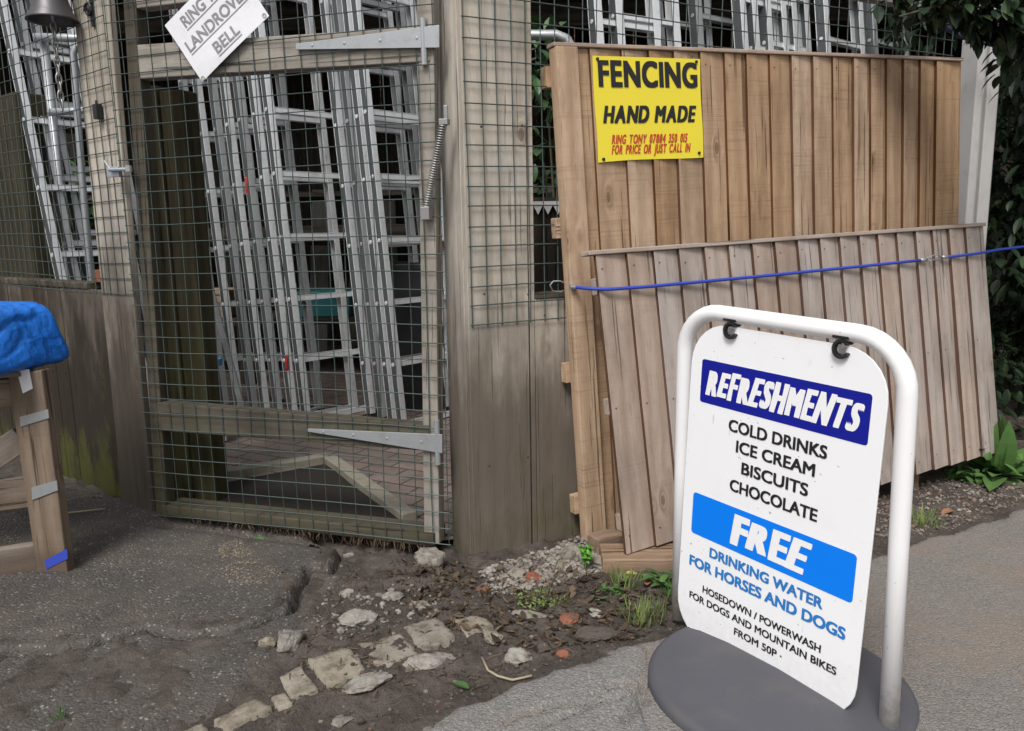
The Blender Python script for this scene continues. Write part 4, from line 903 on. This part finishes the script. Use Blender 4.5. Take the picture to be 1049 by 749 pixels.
# open lean-to with racks of timber, added to darken the background
lt_ = thing('shade_lean_to', 'added open fronted timber lean-to that darkens the yard behind the ladders', 'added shed', Matrix.Translation((-.6, 6.3, 0)))
for x in (-6.6, -3.6, -1.6, .4, 2.4, 4.4, 7.4):
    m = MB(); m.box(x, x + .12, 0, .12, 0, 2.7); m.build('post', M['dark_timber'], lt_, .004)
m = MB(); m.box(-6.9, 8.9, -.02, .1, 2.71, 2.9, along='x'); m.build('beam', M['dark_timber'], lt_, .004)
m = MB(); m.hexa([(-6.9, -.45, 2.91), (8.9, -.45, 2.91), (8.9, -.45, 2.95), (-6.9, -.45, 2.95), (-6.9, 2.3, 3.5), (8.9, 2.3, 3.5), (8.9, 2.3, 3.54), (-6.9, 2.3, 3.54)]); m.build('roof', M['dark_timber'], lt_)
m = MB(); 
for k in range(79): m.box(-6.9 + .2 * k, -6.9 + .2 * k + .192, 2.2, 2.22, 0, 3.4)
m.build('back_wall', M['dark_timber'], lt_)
for z_ in (.45, 1.5):
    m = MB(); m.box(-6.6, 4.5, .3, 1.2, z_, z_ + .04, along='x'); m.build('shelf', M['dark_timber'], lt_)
rr = random.Random(5); M['pale_plank'] = wood('pale_stored_plank', (.27, .235, .20), (.15, .13, .11), knots=.1, grey=(.25, .24, .22), greyamt=.8, vary=.3)
for k in range(16):
    xx = -4.6 + .42 * k + rr.uniform(-.12, .12); m = MB(); wd2 = rr.uniform(.09, .2); hh = rr.uniform(1.3, 2.5); yy = rr.uniform(7.7, 7.95); m.hexa([(xx, yy, .006), (xx + wd2, yy, .006), (xx + wd2, yy + .03, .006), (xx, yy + .03, .006), (xx + rr.uniform(-.12, .12), 8.36, hh)] + [(0, 0, 0)] * 3) if False else m.bar((xx, yy, .01), (xx + rr.uniform(-.15, .15), 8.42, hh), wd2, .03, up=(0, 1, 0), seg=3)
    tag(m.build('plank', M['pale_plank'], None, .003), 'grey stored plank leaning on the back wall of the added lean-to', 'plank', 'planks leaning in the lean-to')
clut = [('stacked_boards', 'card'), ('storage_box', 'teal'), ('storage_box', 'black'), ('storage_box', 'card'), ('storage_box', 'alu_dull'), ('storage_box', 'blue_plastic')]
def bin_box(x, y, z, w_, d_, h_, mat, label, name='storage_box', cat='box'):
    t = thing(name, label, cat, (x, y, z)); m = MB(); t_ = .02
    m.hexa([(-w_ * .46, -d_ * .46, 0), (w_ * .46, -d_ * .46, 0), (w_ * .46, d_ * .46, 0), (-w_ * .46, d_ * .46, 0), (-w_ / 2, -d_ / 2, h_), (w_ / 2, -d_ / 2, h_), (w_ / 2, d_ / 2, h_), (-w_ / 2, d_ / 2, h_)]); m.build('body', M[mat], t, .008)
    m = MB(); m.box(-w_ * .53, w_ * .53, -d_ * .53, d_ * .53, h_ + .002, h_ + .045); m.build('lid', M[mat], t, .008)
p_ = on_y(335, 316, 6.95); bin_box(p_[0], 6.95, .495, .5, .4, .17, 'teal', 'teal plastic box on the low shelf behind the ladder rungs')
p_ = on_y(218, 296, 6.95); bin_box(p_[0], 6.95, .495, .34, .3, .20, 'card', 'cardboard box right of the mossy gate post')
p_ = on_y(415, 330, 5.6); bin_box(p_[0] + .1, 5.5, 0, .5, .5, .95, 'black', 'black lidded bin behind the ladder by the hinges', 'bin', 'bin')
p_ = on_y(75, 270, 5.0); bin_box(p_[0], 5.2, 0, .7, .4, .75, 'blue_plastic', 'blue lidded box behind the left fence mesh')
# log
m = MB(); m.tube([(-3.4, 5.95, 1.17), (-1, 6.0, 1.19), (.6, 6.05, 1.17)], [.07, .075, .06], 12); tag(m.build('pole_rail', M['dark_timber'], None, smooth_=True), 'dark round timber pole the ladders rest against', 'pole')
m = MB(); 
lo_ = thing('trestle_post', 'dark square post holding up the round timber pole', 'post', (.45, 6.05, 0)); m.box(-.06, .06, .08, .2, 0, 1.3); m.build('post', M['dark_timber'], lo_)
# galvanised pipe and lattice behind the gap
m = MB(); P_ = [on_y(552, 400, 3.7), on_y(553, 250, 3.7)]
P_ = [on_y(540, 36, 3.6), on_y(570, 36, 3.6), on_y(580, 40, 3.6), on_y(586, 50, 3.6), on_y(588, 64, 3.6)]; P_.append(np.array([P_[-1][0], 3.6, 0.0])); P_.insert(0, P_[0] + np.array([-.15, 0, 0])); P_.insert(0, np.array([P_[0][0], 3.62, 0.0])) 
m.tube(P_, .022, 10); tag(m.build('pipe_rail', M['galv'], None, smooth_=True), 'bent galvanised pipe rail behind the gap beside the tall panel', 'rail')
pz = on_y(563, 300, 3.45); lat = thing('lattice_trim', 'white zigzag trimmed shelf seen through the mesh gap left of the tall panel', 'shelf', (pz[0], 3.5, 0))
zt_ = on_y(563, 209, 3.5)[2]; m = MB(); m.box(-.16, .16, 0, .02, zt_ - .006, zt_ + .012, along='x')
for k in range(7): x = -.15 + .043 * k; m.prism([(x, zt_ - .006), (x + .02, zt_ - .045), (x + .04, zt_ - .006)], -.012, -.002)
m.build('trim', M['white_paint'], lat); m = MB(); m.box(-.16, .16, .022, .2, 0, zt_ + .03); m.build('cabinet', M['dark_timber'], lat)

# kerb edgings and soil bed inside the gate
def edging(pa, pb_, label, wd=.07, ht=.05):
    a = G(*pa, .0); c = G(*pb_, .0); m = MB(); m.bar((a[0], a[1], .018), (c[0], c[1], .018), wd, ht, seg=8, wob=.004); tag(m.build('kerb_edging', M['edging'], None, .006), label, 'kerb')
edging((213, 492), (336, 473), 'mossy concrete edging on the left side of the soil bed inside the gate')
edging((338, 475), (420, 535), 'concrete edging on the right side of the soil bed inside the gate')
b = MB(); pts = [G(225, 497), G(338, 476), G(412, 535), G(300, 532), G(190, 522)]; b.add([(p[0], p[1], .009) for p in pts], [tuple(range(5))]); structure(b.build('soil_bed', M['soil']))

# ------------------------------------------------------------------ setts, rocks, gravel
def sett(px, label, h=.021, mat='sett'):
    P = [G(x, y, .02)[:2] for x, y in px]; c = sum(P) / 4; P = [c + (p - c) * 1.12 for p in P]; K = 12; vs = []; fs = []; sd_ = random.uniform(0, 99)
    for j in range(K + 1):
        for i in range(K + 1):
            a, b_ = i / K, j / K; p = (P[0] * (1 - a) + P[1] * a) * (1 - b_) + (P[3] * (1 - a) + P[2] * a) * b_
            e = max(abs(a - .5), abs(b_ - .5)) * 2; nz = mnoise.fractal(Vector((p[0] * 22 + sd_, p[1] * 22, sd_)), 1, 2, 5)
            o_ = (p - c) * (.10 * nz - .02 * (e > .99)); z = h + .005 * nz - (.010 * max(0, (e - .78) / .22) ** 2)
            if e > .999: z = -.05
            vs.append((p[0] + o_[0] - c[0], p[1] + o_[1] - c[1], z))
    m = MB(); m.add(vs, [(j * (K + 1) + i, j * (K + 1) + i + 1, (j + 1) * (K + 1) + i + 1, (j + 1) * (K + 1) + i) for j in range(K) for i in range(K)], None, random.random())
    o = m.build('sett', M[mat], None, smooth_=True); o.location = (c[0], c[1], ground_z(*c) - .013); return tag(o, label, 'stone', 'row of stone setts in the mud')
sett([(412, 641), (447, 629), (469, 651), (436, 667)], 'squarish pale sett, fourth from the road end, near the gate corner')
sett([(366, 657), (412, 645), (429, 666), (388, 684)], 'oblong pale sett in the middle of the row')
sett([(314, 675), (359, 661), (375, 685), (338, 704)], 'largest pale sett of the row with a mossy front edge')
sett([(286, 689), (309, 677), (326, 703), (298, 713)], 'broken sett half buried in mud beside the largest one', .028)
sett([(216, 737), (264, 714), (280, 722), (234, 747)], 'long narrow mossy sett at the tarmac edge', .03)
sett([(464, 632), (497, 627), (506, 640), (478, 652)], 'greenish low sett at the upper end of the row', .02)
sett([(172, 752), (208, 738), (216, 750), (186, 766)], 'small sett at the bottom edge of the picture', .025)
sett([(277, 711), (292, 706), (300, 717), (285, 723)], 'little sett fragment next to the long narrow one', .022)
def rock_mesh(sx, sy, sz, seed, sub=4, rough=.34, cuts=9):
    rr = random.Random(seed); bm = bmesh.new(); bmesh.ops.create_icosphere(bm, subdivisions=sub, radius=1)
    pl_ = [(Vector((rr.gauss(0, 1), rr.gauss(0, 1), rr.gauss(0, 1))).normalized(), rr.uniform(.62, .92)) for _ in range(cuts)]
    for v in bm.verts:
        p = v.co.copy()
        for n_, d_ in pl_:
            t = p.dot(n_)
            if t > d_: p -= n_ * (t - d_)
        p *= 1 + rough * (mnoise.fractal(p * 1.6 + Vector((seed, 0, 0)), .8, 2, 6) * .5 + .10 * mnoise.noise(p * 9 + Vector((seed, 3, 0))))
        v.co = Vector((p.x * sx, p.y * sy, p.z * sz))
    V = [tuple(v.co) for v in bm.verts]; bm.verts.index_update(); Fc = [tuple(v.index for v in f.verts) for f in bm.faces]; bm.free(); return V, Fc
def rock(x, y, wpx, hpx, label, mat='rock', name='rock', cat='stone', rnd=None, flat=.42, yaw=None):
    p = G(x, y); sc = np.linalg.norm(p - EYEP) / F; sx = wpx * sc / 2 * 1.12; sy = hpx * sc / 2 * 1.5; sz = min(sx, sy) * flat
    V, Fc = rock_mesh(sx, sy, sz, int(x * 7 + y)); m = MB(); m.add(V, Fc, None, random.random() if rnd is None else rnd)
    o = m.build(name, M[mat]); o.location = (p[0], p[1], ground_z(p[0], p[1]) + sz * .22); o.rotation_euler = (random.uniform(-.1, .1), random.uniform(-.1, .1), R(yaw) if yaw is not None else random.uniform(-.3, .3)); return tag(o, label, cat)
rock(440, 577, 30, 20, 'angular pale stone wedged under the gate hinge corner', flat=.9, rnd=.2)
rock(367, 639, 34, 22, 'crumbly white stone just above the oblong sett')
rock(295, 663, 24, 24, 'grey-white rounded stone beside the tarmac edge', flat=.9)
rock(401, 614, 22, 12, 'small white stone between the gate and the setts', rnd=.5)
rock(430, 622, 20, 12, 'pale lump of stone right of the small white one', rnd=.3)
rock(355, 610, 12, 9, 'white chip of stone on the tarmac edge', rnd=.5)
rock(357, 572, 11, 8, 'white chip lying below the gate bottom rail', rnd=.5)
rock(437, 681, 48, 18, 'long rough slab of broken concrete below the square sett', flat=.4, yaw=28)
rock(376, 703, 44, 20, 'flat broken concrete patch below the oblong sett', flat=.3, yaw=20)
rock(352, 735, 22, 10, 'thin pale fragment low in the mud', flat=.4, yaw=35)
rock(275, 664, 16, 13, 'yellowish stone left of the rounded grey-white one', mat='sett', rnd=.0, flat=.8)
rock(529, 672, 28, 14, 'smooth cream stone lying in the dirt near the road edge', rnd=.5, flat=.8)
rock(505, 656, 18, 16, 'dull cream stone above the smooth cream one', mat='sett', rnd=.5)
rock(543, 632, 34, 10, 'low flat stone left of the grass tuft', mat='sett', rnd=.9, flat=.5)
rock(586, 570, 20, 22, 'rounded grey stone left of the bright plant', mat='sett', rnd=.9, flat=.9)
rock(577, 580, 12, 14, 'tan pebble in front of the rounded grey stone', mat='sett', rnd=.0, flat=.9)
rock(617, 577, 22, 14, 'flat grey stone right of the bright plant', mat='sett', rnd=.9)
rock(545, 595, 18, 12, 'pinkish stone on the gravel below the pier', mat='redbrick', rnd=1.0)
rock(530, 588, 24, 14, 'dusty grey stone on the gravel below the pier', mat='sett', rnd=.9)
rock(583, 634, 18, 16, 'reddish brown brick lump in the dirt', mat='redbrick', name='brick_lump', cat='brick', rnd=0)
rock(577, 670, 13, 9, 'orange brick chip at the road edge', mat='redbrick', name='brick_chip', cat='brick', rnd=0)
rock(610, 630, 12, 12, 'small white stone near the grass tuft by the sign', rnd=.5)
rock(610, 655, 36, 16, 'mossy brown clod of earth at the road edge', mat='pebble', name='clod', cat='clod', rnd=0.0, flat=.6)
rock(496, 606, 14, 10, 'orange-brown brick chip on the mud below the pier', mat='redbrick', name='brick_chip', cat='brick', rnd=.1)
# pebbles and crumbs: nobody could count them
base_rocks = [rock_mesh(1, .8, .6, 100 + k, 1, .3, 6) for k in range(8)]
def scatter(name, n, sampler, smin, smax, mat, rndf, sink=.25):
    m = MB(); c_ = 0
    while c_ < n:
        p = sampler()
        if p is None: continue
        x, y = p; V, Fc = random.choice(base_rocks); s_ = smin + (smax - smin) * random.random() ** 3; a = random.uniform(0, 6.28); ca, sa = math.cos(a), math.sin(a); z = ground_z(x, y) + s_ * sink; f_ = random.uniform(.7, 1.1)
        m.add([(x + (v[0] * ca - v[1] * sa) * s_, y + (v[0] * sa + v[1] * ca) * s_ * f_, z + v[2] * s_) for v in V], Fc, None, rndf()); c_ += 1
    return stuff(m.build(name, M[mat]))
def in_px(poly):
    P = gp(poly); xs = [p[0] for p in P]; ys_ = [p[1] for p in P]
    def f():
        x = random.uniform(min(xs), max(xs)); y = random.uniform(min(ys_), max(ys_))
        return (x, y) if polysd(np.array([x]), np.array([y]), P)[0] > -.03 * random.random() else None
    return f
scatter('gravel', 2300, in_px([(492, 588), (560, 566), (592, 553), (625, 560), (632, 578), (600, 590), (560, 600), (510, 608)]), .004, .015, 'pebble', lambda: random.choice([random.random(), .5, .45, 1.0]))
scatter('gravel', 1600, in_px([(905, 508), (990, 486), (1049, 466), (1049, 512), (985, 535), (925, 553), (900, 552)]), .004, .014, 'pebble', random.random)
scatter('rubble_crumbs', 900, in_px([(340, 590), (450, 575), (590, 590), (690, 610), (700, 650), (560, 680), (470, 720), (400, 749), (250, 749), (300, 690)]), .002, .011, 'pebble_dark', random.random)
scatter('white_crumbs', 160, in_px([(310, 640), (350, 610), (430, 600), (455, 630), (360, 655), (320, 655)]), .004, .016, 'rock', random.random)
scatter('soil_clods', 900, in_px([(280, 690), (350, 590), (455, 572), (600, 590), (690, 620), (690, 650), (560, 690), (430, 745), (240, 760)]), .003, .016, 'dirt', random.random, .05)
scatter('sand_crumbs', 420, in_px([(232, 585), (246, 578), (268, 585), (284, 592), (270, 602), (248, 603), (236, 596)]), .0015, .0045, 'sand', random.random, .1)
scatter('sand_crumbs', 260, in_px([(228, 562), (240, 557), (254, 566), (258, 574), (240, 575), (230, 571)]), .0015, .0045, 'sand', random.random, .1)
# twigs and shredded bark
m = MB(); f = in_px([(340, 600), (450, 575), (500, 592), (600, 590), (690, 615), (640, 660), (500, 700), (330, 720), (290, 700)]); c_ = 0
while c_ < 420:
    p = f()
    if p is None: continue
    c_ += 1; a = random.uniform(0, 6.28); L = random.uniform(.01, .06); z = ground_z(*p) + .004; pts = [(p[0], p[1], z)]
    for k in range(3): a += random.uniform(-.5, .5); pts.append((pts[-1][0] + math.cos(a) * L / 3, pts[-1][1] + math.sin(a) * L / 3, z + random.uniform(0, .008)))
    m.tube(pts, random.uniform(.0007, .002), 4, rnd=random.random())
stuff(m.build('twig_litter', M['debris']))
def leaf(m, p, d, up, L, Wd, rnd, fold=.25, curl=.2, n=4):
    """a pointed leaf of 2 x n faces, folded along its rib and curling down"""
    d = np.array(d, float); d /= np.linalg.norm(d); x = np.cross(d, up); x /= (np.linalg.norm(x) or 1); u_ = np.cross(x, d); vs = []; p = np.array(p, float)
    for k in range(n + 1):
        t = k / n; wd = Wd / 2 * math.sin(math.pi * min(1, t * .92 + .08)) ** .8 if k < n else 0.0; c = p + d * L * t - u_ * curl * L * t * t
        vs += [c - x * wd + u_ * fold * wd, c, c + x * wd + u_ * fold * wd]
    fs = []
    for k in range(n): a = 3 * k; fs += [(a, a + 1, a + 4, a + 3), (a + 1, a + 2, a + 5, a + 4)]
    m.add(vs, fs, None, rnd)
m = MB(); f = in_px([(400, 590), (455, 576), (500, 590), (600, 590), (690, 615), (660, 650), (540, 670), (440, 640)]); c_ = 0
while c_ < 700:
    p = f()
    if p is None: continue
    c_ += 1; L = random.uniform(.012, .038); leaf(m, (p[0], p[1], ground_z(*p) + random.uniform(.001, .010)), (random.uniform(-1, 1), random.uniform(-1, 1), random.uniform(-.15, .4)), [0, 0, 1], L, L * random.uniform(.35, .7), random.random() ** 1.5, random.uniform(-.4, .5), random.uniform(-.5, .6), 3)
stuff(m.build('leaf_litter', M['debris']))
m = MB(); P_ = [G(x, y) for x, y in ((494, 678), (500, 690), (510, 697), (525, 700), (545, 698))]; m.tube([(p[0], p[1], ground_z(p[0], p[1]) + .01) for p in P_], .0035, 6); tag(m.build('twig', M['dry'], None, smooth_=True), 'pale curved dry stem lying at the road edge', 'twig')
m = MB(); P_ = [G(x, y) for x, y in ((64, 532), (85, 529), (108, 526))]; m.tube([(p[0], p[1], ground_z(p[0], p[1]) + .012) for p in P_], .004, 6); tag(m.build('twig', M['dry'], None, smooth_=True), 'thin pale stick lying at the foot of the left fence', 'twig')

# ------------------------------------------------------------------ plants
def rv(): v = RNG.normal(size=3); return v / np.linalg.norm(v)
# laurel at the right
lau = thing('laurel_shrub', 'dark glossy laurel shrub spreading past the concrete post', 'shrub', (3.3, 4.3, 0))
m = MB(); br = MB()
def clump(m, c, r, n, L=.10, wd=.042, dark=0):
    for _ in range(n):
        q_ = rv() * r * RNG.uniform(.35, 1) ** .5; p = np.array(c) + q_; d = rv() * .8 + q_ / r * .6 + np.array([0, -.25, -.35]); leaf(m, p, d, [0, 0, 1], L * RNG.uniform(.6, 1.2), wd * RNG.uniform(.7, 1.2), float(RNG.uniform(0, 1) ** 2) * (1 - dark))
for k in range(95):
    c = np.array([RNG.uniform(-.55, 1.6), RNG.uniform(-.25, 1.2), RNG.uniform(.25, 2.7)])
    c[0] += .0 if c[2] < 1.9 else -.25 * RNG.uniform(0, 1); clump(m, c, RNG.uniform(.22, .38), 150)
# overhanging spray in front of the top of the concrete post
for (px, py, Y, n, rad) in ((1040, 5, 3.2, 90, .16), (1010, 2, 3.25, 70, .14), (985, 0, 3.35, 45, .11), (965, 6, 3.4, 26, .09), (1048, 25, 3.2, 60, .13), (1020, 20, 3.25, 36, .10), (935, -6, 3.5, 26, .10), (955, -16, 3.45, 40, .12), (1000, -18, 3.3, 60, .16), (1060, 60, 3.3, 60, .14), (930, 12, 3.5, 8, .06), (1040, -30, 3.2, 100, .2), (912, 4, 3.5, 8, .05)):
    p = on_y(px, py, Y) - np.array([3.3, 4.3, 0]); clump(m, p, rad, n, .085, .04)
m.build('foliage', M['leaf_dark'], lau)
for k in range(9):
    a = np.array([RNG.uniform(.0, .5), RNG.uniform(.2, .5), -.05]); b_ = a + np.array([RNG.uniform(-.5, .8), RNG.uniform(-.3, .4), RNG.uniform(1.5, 2.4)]); mid = (a + b_) / 2 + rv() * .15; br.tube([a, mid, b_], [.04, .028, .012], 7)
p = on_y(1000, -5, 3.3) - np.array([3.3, 4.3, 0]); br.tube([(.3, .2, 1.6), (.1, -.4, 2.2), tuple(p), tuple(p + np.array([-.25, .1, -.05]))], [.02, .014, .008, .004], 6); br.build('branches', M['stem'], lau)
# dense hedge behind the laurel closing the view, and behind the fence
hd = thing('hedge', 'dark hedge mass beyond the laurel closing the far right', 'hedge', (5.6, 6.2, 0))
m = MB()
for k in range(60): clump(m, np.array([RNG.uniform(-1.4, 1.6), RNG.uniform(-1.0, 1.0), RNG.uniform(.2, 3.3)]), .5, 60, .16, .075, .5)
m.build('foliage', M['leaf_dark'], hd); br = MB()
for k in range(5): a = (k * .5 - 1, 0, -.05); br.tube([a, (a[0] + .1, .1, 1.6), (a[0] - .1, 0, 2.8)], [.06, .04, .01], 7)
br.build('branches', M['stem'], hd)
def shrub(label, px, py, Y, spread, n, mat='leaf_mid', L=.09, wd=.045, cl=9, zr=(.3, 1.0), rad=.16):
    c = on_y(px, py, Y); s_ = thing('shrub', label, 'shrub', (c[0], Y, 0)); m = MB(); br = MB(); H_ = c[2]
    for k in range(cl):
        q_ = np.array([RNG.uniform(-spread, spread), RNG.uniform(-.15, .25), H_ * RNG.uniform(*zr)]); clump(m, q_, rad, n, L, wd); br.tube([(0, 0, -.03), tuple(q_ * .5 + np.array([.02, 0, .1])), tuple(q_)], [.012, .008, .004], 5)
    m.build('foliage', M[mat], s_); br.build('branches', M['stem'], s_)
shrub('green shrub behind the mesh gap between pier and tall panel', 572, 30, 3.85, .12, 34, cl=12, zr=(.4, 1.0), rad=.14)
shrub('pale leaved shrub deep behind the left fence mesh', 50, 175, 5.6, .45, 60, 'leaf_weed', cl=14, zr=(.3, 1.0), rad=.25)
# bright little plant by the tall panel foot
pz = G(600, 584); bpz = thing('weed', 'bright green leafy seedling at the foot of the tall panel', 'plant', (pz[0], pz[1], 0)); m = MB(); s_ = MB()
for k in range(7):
    a = RNG.uniform(0, 6.28); e = np.array([math.cos(a) * .02, math.sin(a) * .02 , RNG.uniform(.05, .09)]); s_.tube([(0, 0, -.01), tuple(e)], [.002, .001], 5)
    for j in range(9): leaf(m, e * RNG.uniform(.5, 1), rv() + np.array([0, -.4, .4]), [0, 0, 1], RNG.uniform(.014, .026), .014, float(RNG.uniform()))
m.build('leaves', M['leaf_bright'], bpz); s_.build('stems', M['leaf_weed'], bpz)
def grass_tuft(px, py, label, n=60, r=.05, L=.07, mat='grass'):
    p = G(px, py); m = MB(); p[2] = ground_z(p[0], p[1])
    for k in range(n):
        a = RNG.uniform(0, 6.28); rr_ = r * RNG.uniform(0, 1) ** .7; d = np.array([math.cos(a) * .6, math.sin(a) * .6, 1]) + rv() * .3
        leaf(m, (rr_ * math.cos(a), rr_ * math.sin(a), -.004), d, [math.cos(a), math.sin(a), .3], L * RNG.uniform(.4, 1.2), .0035, float(RNG.uniform()), .1, RNG.uniform(.1, .6), 4)
    o = m.build('grass_tuft', M[mat]); o.location = p; tag(o, label, 'grass', 'grass tufts on the verge')
grass_tuft(640, 600, 'grass tuft in front of the timber block', 110, .06, .055)
grass_tuft(657, 634, 'widest grass tuft, left of the sign base', 150, .08, .055)
grass_tuft(690, 612, 'grass tuft against the left pole of the sign', 90, .05, .05, 'leaf_weed')
grass_tuft(944, 535, 'grass tuft right of the sign pole on the gravel verge', 130, .08, .065)
grass_tuft(550, 615, 'sparse greyish tuft in the middle of the dirt', 60, .06, .035)
grass_tuft(62, 738, 'tiny green tuft on the tarmac at the lower left', 24, .025, .03, 'leaf_weed')
grass_tuft(574, 620, 'tiny tuft of moss beside the brick lump', 30, .04, .025)
def rosette(px, py, label, n, r, L, mat):
    p = G(px, py); t_ = thing('weed', label, 'plant', (p[0], p[1], ground_z(p[0], p[1]))); m = MB()
    for k in range(n):
        a = RNG.uniform(0, 6.28); el = RNG.uniform(.1, 1.0); q_ = np.array([RNG.uniform(-r, r), RNG.uniform(-r, r), RNG.uniform(0, r * .6)]); leaf(m, q_, (math.cos(a) * math.cos(el), math.sin(a) * math.cos(el), math.sin(el)), [0, 0, 1], L * RNG.uniform(.5, 1.2), L * .45, float(RNG.uniform()), .25, .4, 4)
    m.build('leaves', M[mat], t_); s_ = MB(); s_.tube([(0, 0, -.01), (.004, .004, r * .5)], [.003, .002], 5); s_.build('stem', M[mat], t_)
rosette(684, 604, 'low broad leaved weed between the timber block and the sign pole', 34, .05, .05, 'leaf_weed')
rosette(625, 612, 'small low weed left of the timber block', 22, .04, .03, 'leaf_weed')
rosette(548, 622, 'dull creeping weed in the dirt below the gravel', 60, .06, .018, 'grass')
rosette(995, 492, 'low creeping weed left of the dock at the right edge', 40, .09, .05, 'leaf_weed')
# dandelion-like weed at the right edge
p = G(1022, 488); wd_ = thing('weed', 'large jagged leaved dock weed below the laurel at the right edge', 'plant', (p[0], p[1], ground_z(p[0], p[1]))); m = MB()
for k in range(34):
    a = RNG.uniform(0, 6.28); el = RNG.uniform(.2, 1.3); d = np.array([math.cos(a) * math.cos(el), math.sin(a) * math.cos(el), math.sin(el)]); L = RNG.uniform(.14, .30); leaf(m, (0, 0, 0), d, [0, 0, 1] if el < 1 else [math.cos(a), math.sin(a), 0], L, L * .34, float(RNG.uniform()), .2, .35, 6)
for k in range(40):
    q_ = np.array([RNG.uniform(-.22, .2), RNG.uniform(-.12, .16), RNG.uniform(.0, .16)]); leaf(m, q_, rv() + np.array([0, -.4, .5]), [0, 0, 1], RNG.uniform(.04, .09), .035, float(RNG.uniform()))
m.build('leaves', M['leaf_weed'], wd_); s_ = MB(); s_.tube([(0, 0, -.01), (.02, .02, .12)], [.006, .003], 6); s_.build('stem', M['leaf_weed'], wd_)
def fallen(px, py, label, mat, L=.05):
    p = G(px, py); m = MB(); leaf(m, (0, 0, .006), (random.uniform(-1, 1), random.uniform(-.5, .5), .1), [0, 0, 1], L, L * .55, .5, .3, .2, 5); o = m.build('fallen_leaf', mat); o.location = (p[0], p[1], ground_z(p[0], p[1])); tag(o, label, 'leaf')
M['leaf_brown'] = leaf_mat('brown_leaf', (.30, .13, .06), (.36, .18, .09), .7); M['leaf_yellow'] = leaf_mat('yellow_leaf', (.42, .36, .06), (.45, .36, .08), .6)
fallen(976, 522, 'orange-brown fallen leaf on the gravel verge', M['leaf_brown'], .07); fallen(640, 590, 'yellowish leaf lying by the timber block', M['leaf_yellow'], .05); fallen(663, 600, 'tan dead leaf by the timber block', M['leaf_brown'], .05); fallen(480, 705, 'dark green leaf in the mud by the road edge', M['leaf_mid'], .05); fallen(270, 553, 'pale green leaf on the tarmac below the gate', M['leaf_weed'], .05)
# navy rope from the mesh top into the laurel
m = MB(); P_ = [onRF(930, 14, .03), onRF(962, 24, .04), on_y(985, 38, 4.05), on_y(1022, 47, 3.95), on_y(1060, 54, 3.9)]; m.tube(P_, .012, 8); tag(m.build('rope', M['navy_rope'], None, smooth_=True), 'navy rope tied across the top of the concrete post', 'rope')
# pale splats of mortar on the tarmac
